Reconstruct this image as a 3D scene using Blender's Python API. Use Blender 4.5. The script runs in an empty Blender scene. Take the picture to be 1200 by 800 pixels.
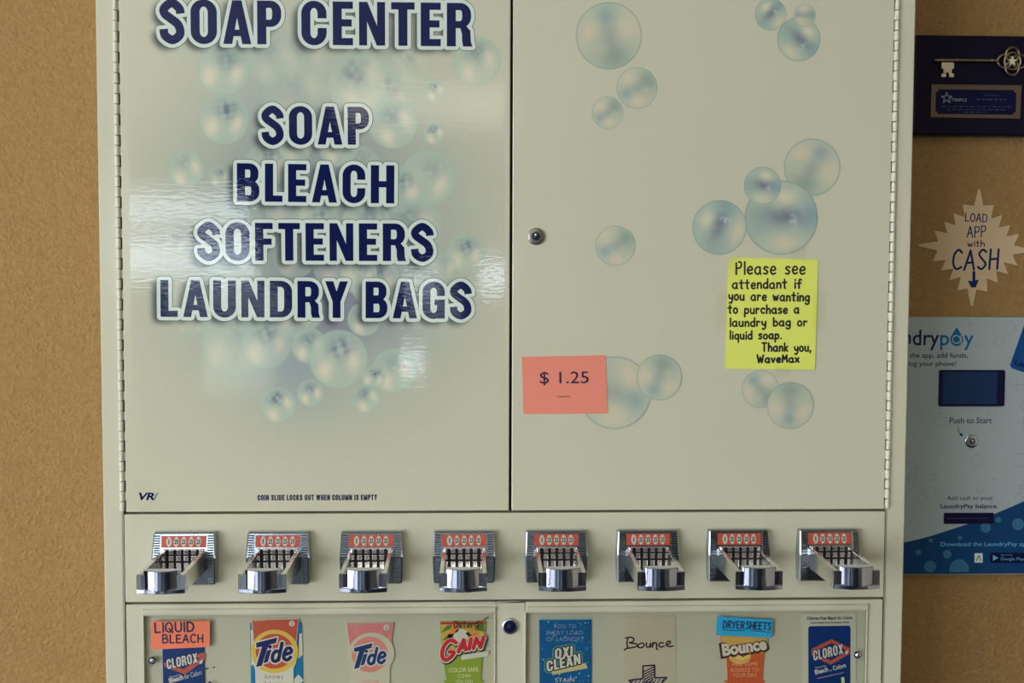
import bpy, bmesh, math, random
import numpy as np
from mathutils import Vector, Matrix, Euler
from mathutils.geometry import delaunay_2d_cdt
random.seed(4)
C = bpy.context.scene.collection
SC = bpy.context.scene

# ------------------------------------------------------------------ camera
# units below: millimetres, x right, y away from the camera (0 = front face of the machine),
# h up (0 = camera height).  world = (x/1000, y/1000, CAM_Z + h/1000)
CAM_Z, DIST, FPX = 1.45, 1200.0, 1200.0
YAW, PITCH, ROLL = (math.radians(a) for a in (1.9947, 2.7160, -0.1956))
WALL_Y = 200.0

def _rot():
    cy, sy, cp, sp, cr, sr = math.cos(YAW), math.sin(YAW), math.cos(PITCH), math.sin(PITCH), math.cos(ROLL), math.sin(ROLL)
    Rr = np.array([[cr, -sr, 0], [sr, cr, 0], [0, 0, 1]])
    Rp = np.array([[1, 0, 0], [0, cp, sp], [0, -sp, cp]])
    Ry = np.array([[cy, 0, sy], [0, 1, 0], [-sy, 0, cy]])
    return Ry @ Rp @ Rr
ROT = _rot()
cam_data = bpy.data.cameras.new('camera')
cam = bpy.data.objects.new('camera', cam_data)
C.objects.link(cam)
cam_data.sensor_fit = 'HORIZONTAL'
cam_data.sensor_width = 36.0
cam_data.lens = 36.0 * FPX / 1200.0
cam_data.clip_start = 0.02
def _w(v):
    return Vector((v[0], v[2], -v[1]))
_r, _d, _f = _w(ROT @ np.array([1, 0, 0.])), _w(ROT @ np.array([0, 1, 0.])), _w(ROT @ np.array([0, 0, 1.]))
_m = Matrix((_r, -_d, -_f)).transposed().to_4x4()
_m.translation = Vector((0, -DIST / 1000, CAM_Z))
cam.matrix_world = _m
SC.camera = cam

# ------------------------------------------------------------------ light, exposure
SC.view_settings.view_transform = 'Standard'
SC.view_settings.look = 'None'
SC.view_settings.gamma = 1.0
SC.view_settings.use_curve_mapping = False
SC.view_settings.exposure = -0.58
world = bpy.data.worlds.new('world')
SC.world = world
world.use_nodes = True
world.node_tree.nodes['Background'].inputs[0].default_value = (0.6, 0.75, 1.0, 1)
world.node_tree.nodes['Background'].inputs[1].default_value = 0.3
WIN_SIDE = 10.0      # daylight through the long side window
WIN_REAR = 14.0     # daylight through the shopfront behind the camera
LAMP = 4.2         # ceiling lamp diffusers
COOL = (0.88, 0.90, 0.985)
SKY = (0.80, 0.92, 1.05)
WARM = (1.0, 0.93, 0.78)

# ------------------------------------------------------------------ helpers
def P(px, py, Y=0.0):
    d = ROT @ np.array([px - 600.0, py - 400.0, FPX])
    s = (DIST + Y) / d[2]
    return np.array([d[0] * s, -d[1] * s])          # x, h in mm on the plane y = Y

def lin(c):
    c = np.asarray(c, float) / 255.0
    return np.where(c <= 0.04045, c / 12.92, ((c + 0.055) / 1.055) ** 2.4)
KA = 1.42
def alb(*c, k=KA):
    return tuple(np.clip(lin(c) * k, 0.002, 0.92))

MATS = {}
def mat(name, rgb, rough=0.5, metal=0.0, spec=0.5, coat=0.0, emis=None, estr=0.0, bump=None, vcol=None, var=None, alpha=None):
    if name in MATS:
        return MATS[name]
    m = bpy.data.materials.new(name)
    m.use_nodes = True
    nt = m.node_tree
    b = nt.nodes['Principled BSDF']
    b.inputs['Base Color'].default_value = (*rgb, 1)
    b.inputs['Roughness'].default_value = rough
    b.inputs['Metallic'].default_value = metal
    b.inputs['Specular IOR Level'].default_value = spec
    if coat:
        b.inputs['Coat Weight'].default_value = coat
        b.inputs['Coat Roughness'].default_value = 0.08
    if emis:
        b.inputs['Emission Color'].default_value = (*emis, 1)
        b.inputs['Emission Strength'].default_value = estr
    tc = nt.nodes.new('ShaderNodeTexCoord')
    if var:                                     # (scale, amount) mottling of the material itself
        n = nt.nodes.new('ShaderNodeTexNoise'); n.inputs['Scale'].default_value = var[0]; n.inputs['Detail'].default_value = 5
        nt.links.new(tc.outputs['Object'], n.inputs['Vector'])
        mx = nt.nodes.new('ShaderNodeMix'); mx.data_type = 'RGBA'
        mx.inputs[6].default_value = (*[c * (1 - var[1]) for c in rgb], 1)
        mx.inputs[7].default_value = (*[min(1, c * (1 + var[1])) for c in rgb], 1)
        nt.links.new(n.outputs['Fac'], mx.inputs[0]); nt.links.new(mx.outputs[2], b.inputs['Base Color'])
    if vcol:
        a = nt.nodes.new('ShaderNodeVertexColor'); a.layer_name = vcol
        nt.links.new(a.outputs['Color'], b.inputs['Base Color'])
    if bump:                                    # (scale xyz, strength, distance, detail)
        mp = nt.nodes.new('ShaderNodeMapping'); mp.inputs['Scale'].default_value = bump[0]
        n = nt.nodes.new('ShaderNodeTexNoise'); n.inputs['Scale'].default_value = 1.0; n.inputs['Detail'].default_value = bump[3]
        bp = nt.nodes.new('ShaderNodeBump'); bp.inputs['Strength'].default_value = bump[1]; bp.inputs['Distance'].default_value = bump[2]
        nt.links.new(tc.outputs['Object'], mp.inputs['Vector']); nt.links.new(mp.outputs[0], n.inputs['Vector'])
        nt.links.new(n.outputs['Fac'], bp.inputs['Height']); nt.links.new(bp.outputs[0], b.inputs['Normal'])
        if coat:
            nt.links.new(bp.outputs[0], b.inputs['Coat Normal'])
    MATS[name] = m
    return m

def clear_mat(name, tint, refl, rough=0.05):
    m = bpy.data.materials.new(name); m.use_nodes = True
    nt = m.node_tree; nt.nodes.clear()
    o = nt.nodes.new('ShaderNodeOutputMaterial'); t = nt.nodes.new('ShaderNodeBsdfTransparent')
    g = nt.nodes.new('ShaderNodeBsdfGlossy'); mx = nt.nodes.new('ShaderNodeMixShader')
    fr = nt.nodes.new('ShaderNodeFresnel'); fr.inputs['IOR'].default_value = refl
    t.inputs[0].default_value = (*tint, 1); g.inputs['Roughness'].default_value = rough
    nt.links.new(fr.outputs[0], mx.inputs[0]); nt.links.new(t.outputs[0], mx.inputs[1]); nt.links.new(g.outputs[0], mx.inputs[2])
    nt.links.new(mx.outputs[0], o.inputs[0])
    MATS[name] = m
    return m

ORIG = {}
def worldpos(x, y, h):
    return Vector((x / 1000, y / 1000, CAM_Z + h / 1000))
def empty(name, x, y, h, parent=None):
    o = bpy.data.objects.new(name, None); C.objects.link(o)
    o.empty_display_size = 0.05
    w = worldpos(x, y, h)
    o.location = w - (ORIG[parent.name] if parent else Vector((0, 0, 0)))
    if parent: o.parent = parent
    ORIG[o.name] = w
    return o
def tag(o, label=None, cat=None, group=None, kind=None):
    if label: o['label'] = label
    if cat: o['category'] = cat
    if group: o['group'] = group
    if kind: o['kind'] = kind
    return o

class G:
    """collects faces in mm; build() links them as ONE mesh object"""
    def __init__(s): s.v = []; s.f = []; s.m = []; s.fl = {}
    def face(s, pts, m=0):
        n = len(s.v); s.v.extend([tuple(p) for p in pts]); s.f.append(list(range(n, n + len(pts)))); s.m.append(m)
    def poly2(s, pts, Y, m=0):                       # flat polygon on the plane y=Y, facing the camera
        a = sum(pts[i][0] * pts[(i + 1) % len(pts)][1] - pts[(i + 1) % len(pts)][0] * pts[i][1] for i in range(len(pts)))
        if a < 0: pts = pts[::-1]
        if abs(a) > 1e-5: s.fl.setdefault((round(Y, 4), m), []).append([(float(p[0]), float(p[1])) for p in pts])
    def idx(s, verts, faces, m=0):
        n = len(s.v); s.v.extend([tuple(p) for p in verts])
        for f in faces: s.f.append([n + i for i in f]); s.m.append(m)
    def box(s, x0, x1, y0, y1, h0, h1, m=0):
        v = [(x, y, h) for h in (h0, h1) for y in (y0, y1) for x in (x0, x1)]
        s.idx(v, [(0, 1, 5, 4), (1, 3, 7, 5), (3, 2, 6, 7), (2, 0, 4, 6), (4, 5, 7, 6), (0, 2, 3, 1)], m)
    def prism(s, pts, Y0, Y1, m=0, mside=None):      # outline (x,h) extruded from front Y0 back to Y1
        a = sum(pts[i][0] * pts[(i + 1) % len(pts)][1] - pts[(i + 1) % len(pts)][0] * pts[i][1] for i in range(len(pts)))
        if a < 0: pts = pts[::-1]
        n = len(pts)
        v = [(p[0], Y0, p[1]) for p in pts] + [(p[0], Y1, p[1]) for p in pts]
        s.idx(v, [list(range(n)), list(range(2 * n - 1, n - 1, -1))], m)
        s.idx(v, [(i, i + n, (i + 1) % n + n, (i + 1) % n) for i in range(n)], m if mside is None else mside)
    def lathe(s, cx, ch, prof, seg=32, m=0):         # axis along y through (cx,ch); prof = [(radius, y)] from front centre outwards
        v = []; f = []
        for r, y in prof:
            for k in range(seg):
                a = 2 * math.pi * k / seg
                v.append((cx + r * math.cos(a), y, ch + r * math.sin(a)))
        for i in range(len(prof) - 1):
            for k in range(seg):
                k2 = (k + 1) % seg
                f.append((i * seg + k, (i + 1) * seg + k, (i + 1) * seg + k2, i * seg + k2))
        s.idx(v, f, m)
    def tube(s, pts, r, seg=8, m=0, closed=False):
        pts = [Vector(p) for p in pts]; n = len(pts); v = []; f = []
        for i, p in enumerate(pts):
            a = pts[(i - 1) % n] if (closed or i > 0) else p
            b = pts[(i + 1) % n] if (closed or i < n - 1) else p
            t = (b - a).normalized()
            u = t.cross(Vector((0, 1, 0)))
            if u.length < 1e-4: u = Vector((1, 0, 0))
            u.normalize(); w = t.cross(u)
            for k in range(seg):
                q = 2 * math.pi * k / seg
                v.append(p + (u * math.cos(q) + w * math.sin(q)) * r)
        for i in range(n if closed else n - 1):
            j = (i + 1) % n
            for k in range(seg):
                k2 = (k + 1) % seg
                f.append((i * seg + k, i * seg + k2, j * seg + k2, j * seg + k))
        if not closed:
            f.append(list(range(seg))[::-1]); f.append(list(range((n - 1) * seg, n * seg)))
        s.idx(v, f, m)
    def merge(s):                                    # overlapping flat shapes of one layer become one sheet
        for (Y, m), polys in s.fl.items():
            o = np.concatenate([np.array(q) for q in polys]).mean(0)
            polys = [np.array(q) - o for q in polys]
            vs = []; fs = []
            for q in polys:
                n = len(vs); vs.extend(Vector(p) for p in q); fs.append(list(range(n, n + len(q))))
            V, E_, F, _, _, _ = delaunay_2d_cdt(vs, [], fs, 1, 1e-3)
            V = np.array([(v[0], v[1]) for v in V])
            F = [list(f) for f in F]
            cen = np.array([V[f].mean(0) for f in F])
            keep = np.zeros(len(F), bool)
            for q in polys:
                lo, hi = q.min(0), q.max(0)
                k = np.nonzero(~keep & (cen[:, 0] >= lo[0]) & (cen[:, 0] <= hi[0]) & (cen[:, 1] >= lo[1]) & (cen[:, 1] <= hi[1]))[0]
                if not len(k): continue
                c = cen[k]; ins = np.zeros(len(k), bool)
                for a, b in zip(q, np.roll(q, -1, 0)):
                    cr = (a[1] > c[:, 1]) != (b[1] > c[:, 1])
                    if cr.any(): ins ^= cr & (c[:, 0] < (b[0] - a[0]) * (c[:, 1] - a[1]) / ((b[1] - a[1]) or 1e-12) + a[0])
                keep[k[ins]] = True
            n = len(s.v); s.v.extend((v[0] + o[0], Y, v[1] + o[1]) for v in V)
            for f, kp in zip(F, keep):
                if not kp: continue
                a, b, c = (V[i] for i in f[:3])
                if (b[0] - a[0]) * (c[1] - a[1]) - (b[1] - a[1]) * (c[0] - a[0]) < 0: f = f[::-1]
                s.f.append([n + i for i in f]); s.m.append(m)
        s.fl = {}
    def build(s, name, mats, parent=None, bevel=0.0, seg=2, smooth=False, base=False, label=None, fix=False):
        s.merge()
        me = bpy.data.meshes.new(name)
        V = np.array(s.v, float)
        lo, hi = V.min(0), V.max(0)
        o3 = ((lo[0] + hi[0]) / 2, (lo[1] + hi[1]) / 2, lo[2] if base else (lo[2] + hi[2]) / 2)
        me.from_pydata(((V - np.array(o3)) / 1000).tolist(), [], s.f)
        if not isinstance(mats, (list, tuple)): mats = [mats]
        for mt in mats: me.materials.append(mt)
        me.polygons.foreach_set('material_index', s.m)
        if bevel or fix:
            bm = bmesh.new(); bm.from_mesh(me)
            bmesh.ops.remove_doubles(bm, verts=bm.verts, dist=1e-6)
            bmesh.ops.recalc_face_normals(bm, faces=bm.faces)
            if bevel:
                ed = [e for e in bm.edges if len(e.link_faces) == 2 and e.calc_face_angle(0) > 0.5]
                bmesh.ops.bevel(bm, geom=ed, offset=bevel / 1000, segments=seg, affect='EDGES', profile=0.5, clamp_overlap=True)
            bm.to_mesh(me); bm.free()
        if smooth:
            me.polygons.foreach_set('use_smooth', [True] * len(me.polygons))
            try: me.set_sharp_from_angle(angle=math.radians(40))
            except Exception: pass
        me.update()
        o = bpy.data.objects.new(name, me); C.objects.link(o)
        w = worldpos(*o3)
        o.location = w - (ORIG[parent.name] if parent else Vector((0, 0, 0)))
        if parent: o.parent = parent
        ORIG[o.name] = w
        if label: o['label'] = label
        return o

# ------------------------------------------------------------------ lettering
def catmull(pts, n=5):
    if len(pts) < 3: return pts
    closed = pts[0] == pts[-1]
    out = []
    N = len(pts)
    for i in range(N - 1):
        p0 = pts[i - 1] if i > 0 else (pts[-2] if closed else pts[0])
        p1, p2 = pts[i], pts[i + 1]
        p3 = pts[i + 2] if i + 2 < N else (pts[1] if closed else pts[-1])
        for k in range(n):
            t = k / n
            out.append(tuple(0.5 * ((2 * p1[j]) + (-p0[j] + p2[j]) * t + (2 * p0[j] - 5 * p1[j] + 4 * p2[j] - p3[j]) * t * t
                                    + (-p0[j] + 3 * p1[j] - 3 * p2[j] + p3[j]) * t ** 3) for j in (0, 1)))
    out.append(pts[-1])
    return out
HAND_SRC = {
 'a': '~.45,.5 .25,.6 .05,.4 .05,.15 .25,0 .42,.15 .45,.5|.45,.58 .45,.1 .52,0',
 'b': '.05,1 .05,0|~.05,.35 .25,.58 .45,.4 .42,.12 .22,0 .05,.12',
 'c': '~.42,.48 .28,.6 .08,.45 .05,.2 .22,0 .42,.08',
 'd': '.45,1 .45,0|~.45,.4 .28,.58 .06,.42 .06,.12 .25,0 .45,.18',
 'e': '~.06,.3 .4,.34 .38,.55 .22,.6 .06,.42 .05,.18 .2,0 .42,.08',
 'f': '~.42,.92 .28,1 .2,.85 .18,.5 .18,0|.02,.55 .36,.58',
 'g': '~.45,.48 .25,.6 .05,.4 .08,.14 .28,.05 .45,.25|~.45,.58 .46,.1 .42,-.25 .22,-.35 .05,-.22',
 'h': '.05,1 .05,0|~.05,.35 .25,.58 .42,.45 .43,0',
 'i': '.08,.58 .08,0|.08,.84 .09,.9',
 'k': '.05,1 .05,0|.4,.6 .06,.25|.15,.32 .42,0',
 'l': '.08,1 .08,0',
 'n': '.05,.58 .05,0|~.05,.38 .25,.58 .4,.45 .42,0',
 'o': '~.24,.6 .06,.45 .05,.15 .24,0 .43,.15 .42,.45 .24,.6',
 'p': '.05,.58 .03,-.4|~.05,.4 .28,.58 .44,.4 .4,.12 .2,0 .05,.1',
 'q': '~.45,.5 .25,.6 .05,.4 .08,.12 .28,.02 .45,.25|.45,.58 .46,-.4',
 'r': '.05,.58 .05,0|~.05,.35 .2,.56 .36,.5',
 's': '~.38,.52 .2,.6 .06,.47 .2,.33 .36,.2 .25,.02 .04,.06',
 't': '.2,.95 .2,.05 .3,0|0,.62 .4,.64',
 'u': '~.05,.58 .05,.15 .2,0 .4,.15 .42,.58|.42,.58 .44,0',
 'v': '.02,.58 .2,0 .4,.58', 'w': '0,.58 .15,0 .28,.45 .42,0 .58,.58',
 'x': '.03,.58 .42,0|.42,.58 .03,0',
 'y': '~.05,.58 .08,.25 .25,.15 .42,.35|~.44,.58 .42,0 .3,-.35 .08,-.3',
 'A': '0,0 .28,1 .55,0|.1,.35 .46,.38',
 'B': '.05,1 .05,0|~.05,1 .4,.92 .38,.6 .06,.52|~.06,.52 .48,.45 .48,.08 .05,0',
 'C': '~.5,.85 .3,1 .08,.75 .06,.3 .25,.02 .52,.12',
 'D': '.06,1 .06,0|~.06,1 .4,.9 .55,.5 .4,.1 .06,0',
 'E': '.45,.97 .06,1 .06,0 .48,.02|.06,.5 .4,.52',
 'H': '.06,1 .06,0|.5,1 .5,0|.06,.5 .5,.52', 'I': '.06,1 .06,0', 'L': '.06,1 .06,0 .45,.02',
 'M': '.05,0 .1,1 .32,.4 .55,1 .6,0',
 'O': '~.28,1 .06,.75 .05,.25 .28,0 .52,.25 .5,.75 .28,1',
 'P': '.06,1 .06,0|~.06,1 .4,.98 .48,.75 .35,.52 .06,.5',
 'Q': '~.28,1 .06,.75 .05,.25 .28,0 .52,.25 .5,.75 .28,1|.3,.35 .56,-.05',
 'R': '.06,1 .06,0|~.06,1 .4,.98 .48,.75 .35,.52 .06,.5|.2,.5 .52,0',
 'S': '~.45,.88 .25,1 .06,.78 .25,.52 .46,.25 .25,0 .04,.12',
 'T': '0,1 .55,1|.27,1 .27,0', 'U': '~.06,1 .06,.25 .27,0 .5,.25 .5,1',
 'W': '0,1 .18,0 .35,.7 .52,0 .7,1', 'Y': '0,1 .25,.5 .5,1|.25,.5 .22,0',
 '.': '.06,.0 .08,.03', ',': '.1,.08 .04,-.14', ' ': ''}
HAND = {}
for ch, src in HAND_SRC.items():
    pl = []
    for part in src.split('|'):
        if not part: continue
        sm = part[0] == '~'
        pts = [tuple(float(q) for q in t.split(',')) for t in part.lstrip('~').split()]
        pl.append(catmull(pts) if sm else pts)
    HAND[ch] = (max([p[0] for q in pl for p in q], default=0.25), pl)

def pen(g, pts, w, Y, m=0, seg=8):                   # a pen line of width w along pts (mm), round ends
    r = w / 2
    for i, p in enumerate(pts):
        g.poly2([(p[0] + r * math.cos(2 * math.pi * k / seg), p[1] + r * math.sin(2 * math.pi * k / seg)) for k in range(seg)], Y, m)
        if i:
            a = pts[i - 1]; dx, dy = p[0] - a[0], p[1] - a[1]; L = math.hypot(dx, dy)
            if L < 1e-6: continue
            nx, ny = -dy / L * r, dx / L * r
            g.poly2([(a[0] + nx, a[1] + ny), (a[0] - nx, a[1] - ny), (p[0] - nx, p[1] - ny), (p[0] + nx, p[1] + ny)], Y, m)

def hand(g, text, pl, pr, hpx, Y, w, m=0, gap=0.17, jit=0.02, sp=0.38, slant=0.0):
    """handwriting whose baseline runs from pixel pl to pixel pr on the plane Y, cap height hpx"""
    x = 0; lines = []
    for ch in text:
        adv, pls = HAND[ch]
        if ch == ' ': x += sp; continue
        dy = random.uniform(-jit, jit); sc = 1 + random.uniform(-jit, jit) * 1.5
        for q in pls: lines.append([(x + p[0] + slant * p[1], dy + p[1] * sc) for p in q])
        x += adv + gap
    x -= gap
    A, B = P(*pl, Y), P(*pr, Y)
    e = (B - A) / x; n = np.array([-e[1], e[0]]) / np.linalg.norm(e) * (hpx * (DIST + Y) / FPX)
    for q in lines:
        pen(g, [tuple(A + e * p[0] + n * p[1]) for p in q], w, Y, m)

_tc = {}
def glyphs(text, offset=0.0, spacing=1.0, shear=0.0):
    key = (text, offset, spacing, shear)
    if key in _tc: return _tc[key]
    cu = bpy.data.curves.new('t', 'FONT'); cu.body = text; cu.offset = offset; cu.space_character = spacing; cu.shear = shear
    cu.fill_mode = 'BOTH' if hasattr(cu, 'fill_mode') and False else cu.fill_mode
    cu.resolution_u = 4
    o = bpy.data.objects.new('t', cu); C.objects.link(o)
    dg = bpy.context.evaluated_depsgraph_get(); ev = o.evaluated_get(dg); me = ev.to_mesh()
    V = np.array([v.co[:2] for v in me.vertices]); F = [list(p.vertices) for p in me.polygons]
    ev.to_mesh_clear(); bpy.data.objects.remove(o); bpy.data.curves.remove(cu)
    _tc[key] = (V, F)
    return V, F

def text(g, s, pl, pr, hpx, Y, m=0, offset=0.0, ref=None, spacing=1.0, shear=0.0, dx=0, dy=0):
    """printed words: bounding box of the glyphs fitted from pixel pl to pr (lower edge), hpx tall; ref = offset whose box is fitted"""
    V, F = glyphs(s, offset, spacing, shear)
    R0, _ = glyphs(s, offset if ref is None else ref, spacing, shear)
    lo, hi = R0.min(0), R0.max(0)
    A, B = P(pl[0] + dx, pl[1] + dy, Y), P(pr[0] + dx, pr[1] + dy, Y)
    e = (B - A); n = np.array([-e[1], e[0]]) / np.linalg.norm(e) * (hpx * (DIST + Y) / FPX)
    Q = [A + e * (p[0] - lo[0]) / (hi[0] - lo[0]) + n * (p[1] - lo[1]) / (hi[1] - lo[1]) for p in V]
    for f in F: g.poly2([(Q[i][0], Q[i][1]) for i in f], Y, m)

# heavy condensed capitals, unit cap height; a glyph = (width, polys, boundary polylines)
class Gl:
    def __init__(s, w): s.w = w; s.p = []; s.b = []
    def poly(s, *pts): s.p.append(list(pts)); s.b.append(list(pts) + [pts[0]]); return s
    def rect(s, x0, y0, x1, y1): return s.poly((x0, y0), (x1, y0), (x1, y1), (x0, y1))
    def arc(s, cx, cy, rxo, ryo, rxi, ryi, a0, a1, n=10):
        an = [math.radians(a0 + (a1 - a0) * i / n) for i in range(n + 1)]
        o = [(cx + rxo * math.cos(a), cy + ryo * math.sin(a)) for a in an]; i_ = [(cx + rxi * math.cos(a), cy + ryi * math.sin(a)) for a in an]
        for k in range(n): s.p.append([o[k], o[k + 1], i_[k + 1], i_[k]])
        s.b.append(o + i_[::-1] + [o[0]]); return s
    def band(s, pts, t):
        n = len(pts); L = []; R = []
        for i in range(n):
            a = pts[max(i - 1, 0)]; b = pts[min(i + 1, n - 1)]; dx, dy = b[0] - a[0], b[1] - a[1]; d = math.hypot(dx, dy)
            nx, ny = -dy / d * t / 2, dx / d * t / 2
            L.append((pts[i][0] + nx, pts[i][1] + ny)); R.append((pts[i][0] - nx, pts[i][1] - ny))
        for i in range(n - 1): s.p.append([L[i], L[i + 1], R[i + 1], R[i]])
        s.b.append(L + R[::-1] + [L[0]]); return s
T, H_ = 0.215, 0.165
def bowl(g, y0, y1, w, rx=0.26):
    ry = min(rx, (y1 - y0) / 2)
    g.rect(T - .02, y1 - H_, w - rx, y1).rect(T - .02, y0, w - rx, y0 + H_)
    g.arc(w - rx, y1 - ry, rx, ry, rx - T, max(ry - H_, .005), 0, 90).arc(w - rx, y0 + ry, rx, ry, rx - T, max(ry - H_, .005), 270, 360)
    if y1 - y0 - 2 * ry > .01: g.rect(w - T, y0 + ry, w, y1 - ry)
def ring_half(g, w, top):
    ry = .29; cx = w / 2
    if top: g.arc(cx, 1.01 - ry, cx, ry, cx - T, ry - H_, 0, 180, 16)
    else: g.arc(cx, ry - .01, cx, ry, cx - T, ry - H_, 180, 360, 16)
def gl_S():
    w = .58; t = T * .94; x0, x1 = t / 2, w - t / 2
    c = catmull([(x1 + .01, .68), (x1 - .02, .80), (w / 2, .922), (x0 + .01, .80), (x0 + .015, .68), (w / 2 - .03, .565), (x1 - .06, .44), (x1, .29), (x1 - .03, .17), (w / 2, .078), (x0 + .02, .18), (x0 - .01, .325)], 5)
    return Gl(w).band(c, t)
def mk():
    D = {}
    g = Gl(.62); ring_half(g, .62, 1); ring_half(g, .62, 0); g.rect(0, .28, T, .72).rect(.62 - T, .28, .62, .72); D['O'] = g
    g = Gl(.60); ring_half(g, .60, 1); ring_half(g, .60, 0); g.rect(0, .28, T, .72).rect(.60 - T, .61, .60, .72).rect(.60 - T, .28, .60, .39); D['C'] = g
    g = Gl(.61); ring_half(g, .61, 1); ring_half(g, .61, 0); g.rect(0, .28, T, .72).rect(.61 - T, .62, .61, .72).rect(.61 - T, .0, .61, .52).rect(.33, .37, .61, .52); D['G'] = g
    D['S'] = gl_S()
    g = Gl(.57).rect(0, 0, T, 1); bowl(g, .40, 1, .57); D['P'] = g
    g = Gl(.60).rect(0, 0, T, 1); bowl(g, .42, 1, .58); g.poly((.27, .5), (.44, .5), (.565, .36), (.575, .12), (.61, 0), (.39, 0), (.365, .12), (.36, .30), (.32, .42), (.24, .42)); D['R'] = g
    g = Gl(.59).rect(0, 0, T, 1); bowl(g, .46, 1, .565, .24); bowl(g, 0, .56, .59, .25); D['B'] = g
    g = Gl(.60).rect(0, 0, T, 1); bowl(g, 0, 1, .60, .30); D['D'] = g
    g = Gl(.66).poly((0, 0), (.21, 0), (.41, 1), (.22, 1)).poly((.66, 0), (.45, 0), (.25, 1), (.44, 1)).rect(.15, .18, .51, .33); D['A'] = g
    g = Gl(.48).rect(0, 0, T, 1).rect(T - .02, 1 - H_, .48, 1).rect(T - .02, .43, .45, .43 + H_).rect(T - .02, 0, .48, H_); D['E'] = g
    g = Gl(.46).rect(0, 0, T, 1).rect(T - .02, 1 - H_, .46, 1).rect(T - .02, .42, .43, .42 + H_); D['F'] = g
    g = Gl(.46).rect(0, 0, T, 1).rect(T - .02, 0, .46, H_); D['L'] = g
    g = Gl(.62).rect(0, 0, T, 1).rect(.62 - T, 0, .62, 1).rect(.1, .42, .52, .42 + H_); D['H'] = g
    g = Gl(.62).rect(0, 0, .19, 1).rect(.43, 0, .62, 1).poly((0, 1), (.2, 1), (.62, 0), (.42, 0)); D['N'] = g
    g = Gl(.56).rect(.28 - T / 2, 0, .28 + T / 2, 1).rect(0, 1 - H_, .56, 1); D['T'] = g
    g = Gl(.61); ring_half(g, .61, 0); g.rect(0, .28, T, 1).rect(.61 - T, .28, .61, 1); D['U'] = g
    g = Gl(.62).poly((0, 1), (.22, 1), (.40, .45), (.31, .38), (.2, .45)).poly((.62, 1), (.40, 1), (.22, .45), (.31, .38), (.42, .45)).rect(.31 - T / 2, 0, .31 + T / 2, .5); D['Y'] = g
    g = Gl(.215).rect(0, 0, .215, 1); D['I'] = g
    g = Gl(.64).poly((0, 0), (.23, 0), (.64, 1), (.41, 1)).poly((.64, 0), (.41, 0), (0, 1), (.23, 1)); D['X'] = g
    g = Gl(.62).rect(0, 0, T, 1).poly((T - .02, .35), (T - .02, .62), (.40, 1), (.62, 1)).poly((.27, .56), (.43, .66), (.64, 0), (.42, 0)); D['K'] = g
    g = Gl(.80).rect(0, 0, .19, 1).rect(.61, 0, .80, 1).poly((0, 1), (.22, 1), (.48, 0), (.32, 0)).poly((.80, 1), (.58, 1), (.32, 0), (.48, 0)); D['M'] = g
    g = Gl(.92).poly((0, 1), (.20, 1), (.36, 0), (.18, 0)).poly((.18, 0), (.36, 0), (.54, 1), (.38, 1)).poly((.38, 1), (.54, 1), (.74, 0), (.56, 0)).poly((.56, 0), (.74, 0), (.92, 1), (.72, 1)); D['W'] = g
    g = Gl(.64).poly((0, 1), (.22, 1), (.42, 0), (.22, 0)).poly((.64, 1), (.42, 1), (.22, 0), (.42, 0)); D['V'] = g
    return D
BLOCK = mk()
def block(text_, pl, pr, hpx, Y, gap=.145, space=.33):
    x = 0; polys = []; bnd = []
    for ch in text_:
        if ch == ' ': x += space; continue
        gl = BLOCK[ch]
        polys += [[(p[0] + x, p[1]) for p in q] for q in gl.p]; bnd += [[(p[0] + x, p[1]) for p in q] for q in gl.b]
        x += gl.w + gap
    x -= gap
    A, B = P(*pl, Y), P(*pr, Y); e = (B - A) / x; n = np.array([-e[1], e[0]]) / np.linalg.norm(e) * (hpx * (DIST + Y) / FPX)
    tr = lambda q: [tuple(A + e * p[0] + n * p[1]) for p in q]
    return [tr(q) for q in polys], [tr(q) for q in bnd]

def blocktext(g, s, pl, pr, hpx, Y, m=0, o=0.0, shear=0.0, dx=0, dy=0, gap=.12, space=.3):
    polys, bnd = block(s, (pl[0] + dx, pl[1] + dy), (pr[0] + dx, pr[1] + dy), hpx, Y, gap, space)
    A = P(*pl, Y); e = P(*pr, Y) - A; e = e / np.linalg.norm(e); n = np.array([-e[1], e[0]])
    def sh(q):
        out = []
        for p in q:
            d = np.array(p) - A; v = d @ n; out.append(tuple(np.array(p) + e * v * shear))
        return out
    for q in polys: g.poly2(sh(q), Y, m)
    if o:
        for q in bnd: pen(g, sh(q), 2 * o, Y, m, seg=8)

# ------------------------------------------------------------------ materials
PAINT_PX = (184, 183, 158)
paint = mat('cream_enamel', alb(*PAINT_PX), 0.16, spec=0.45, bump=((300, 300, 300), 0.04, 0.0003, 2))
stucco = mat('tan_stucco', alb(160, 127, 79, k=1.3), 0.85, spec=0.2, bump=((230, 230, 230), 1.0, 0.004, 4), var=(170, 0.22))
dark_gap = mat('gap_shade_black', (0.01, 0.011, 0.016), 0.7)
chrome = mat('chrome', (0.60, 0.65, 0.76), 0.06, metal=1.0)
blade_m = mat('bright_chrome', (0.88, 0.88, 0.88), 0.14, metal=1.0)
plate_m = mat('worn_chrome', (0.46, 0.50, 0.53), 0.18, metal=1.0)
satin = mat('satin_steel', (0.60, 0.61, 0.58), 0.32, metal=1.0)
ribbed = mat('ribbed_steel', (0.36, 0.41, 0.45), 0.16, metal=1.0)
navy = mat('navy_print', alb(15, 24, 66), 0.04, spec=0.5, bump=((70, 70, 300), 0.12, 0.0005, 3))
white_print = mat('pale_print', alb(190, 202, 188), 0.04, spec=0.5, bump=((70, 70, 300), 0.12, 0.0005, 3))
grey_print = mat('grey_print', alb(82, 90, 82), 0.3)
ink = mat('black_ink', alb(22, 24, 30), 0.5)
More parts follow.
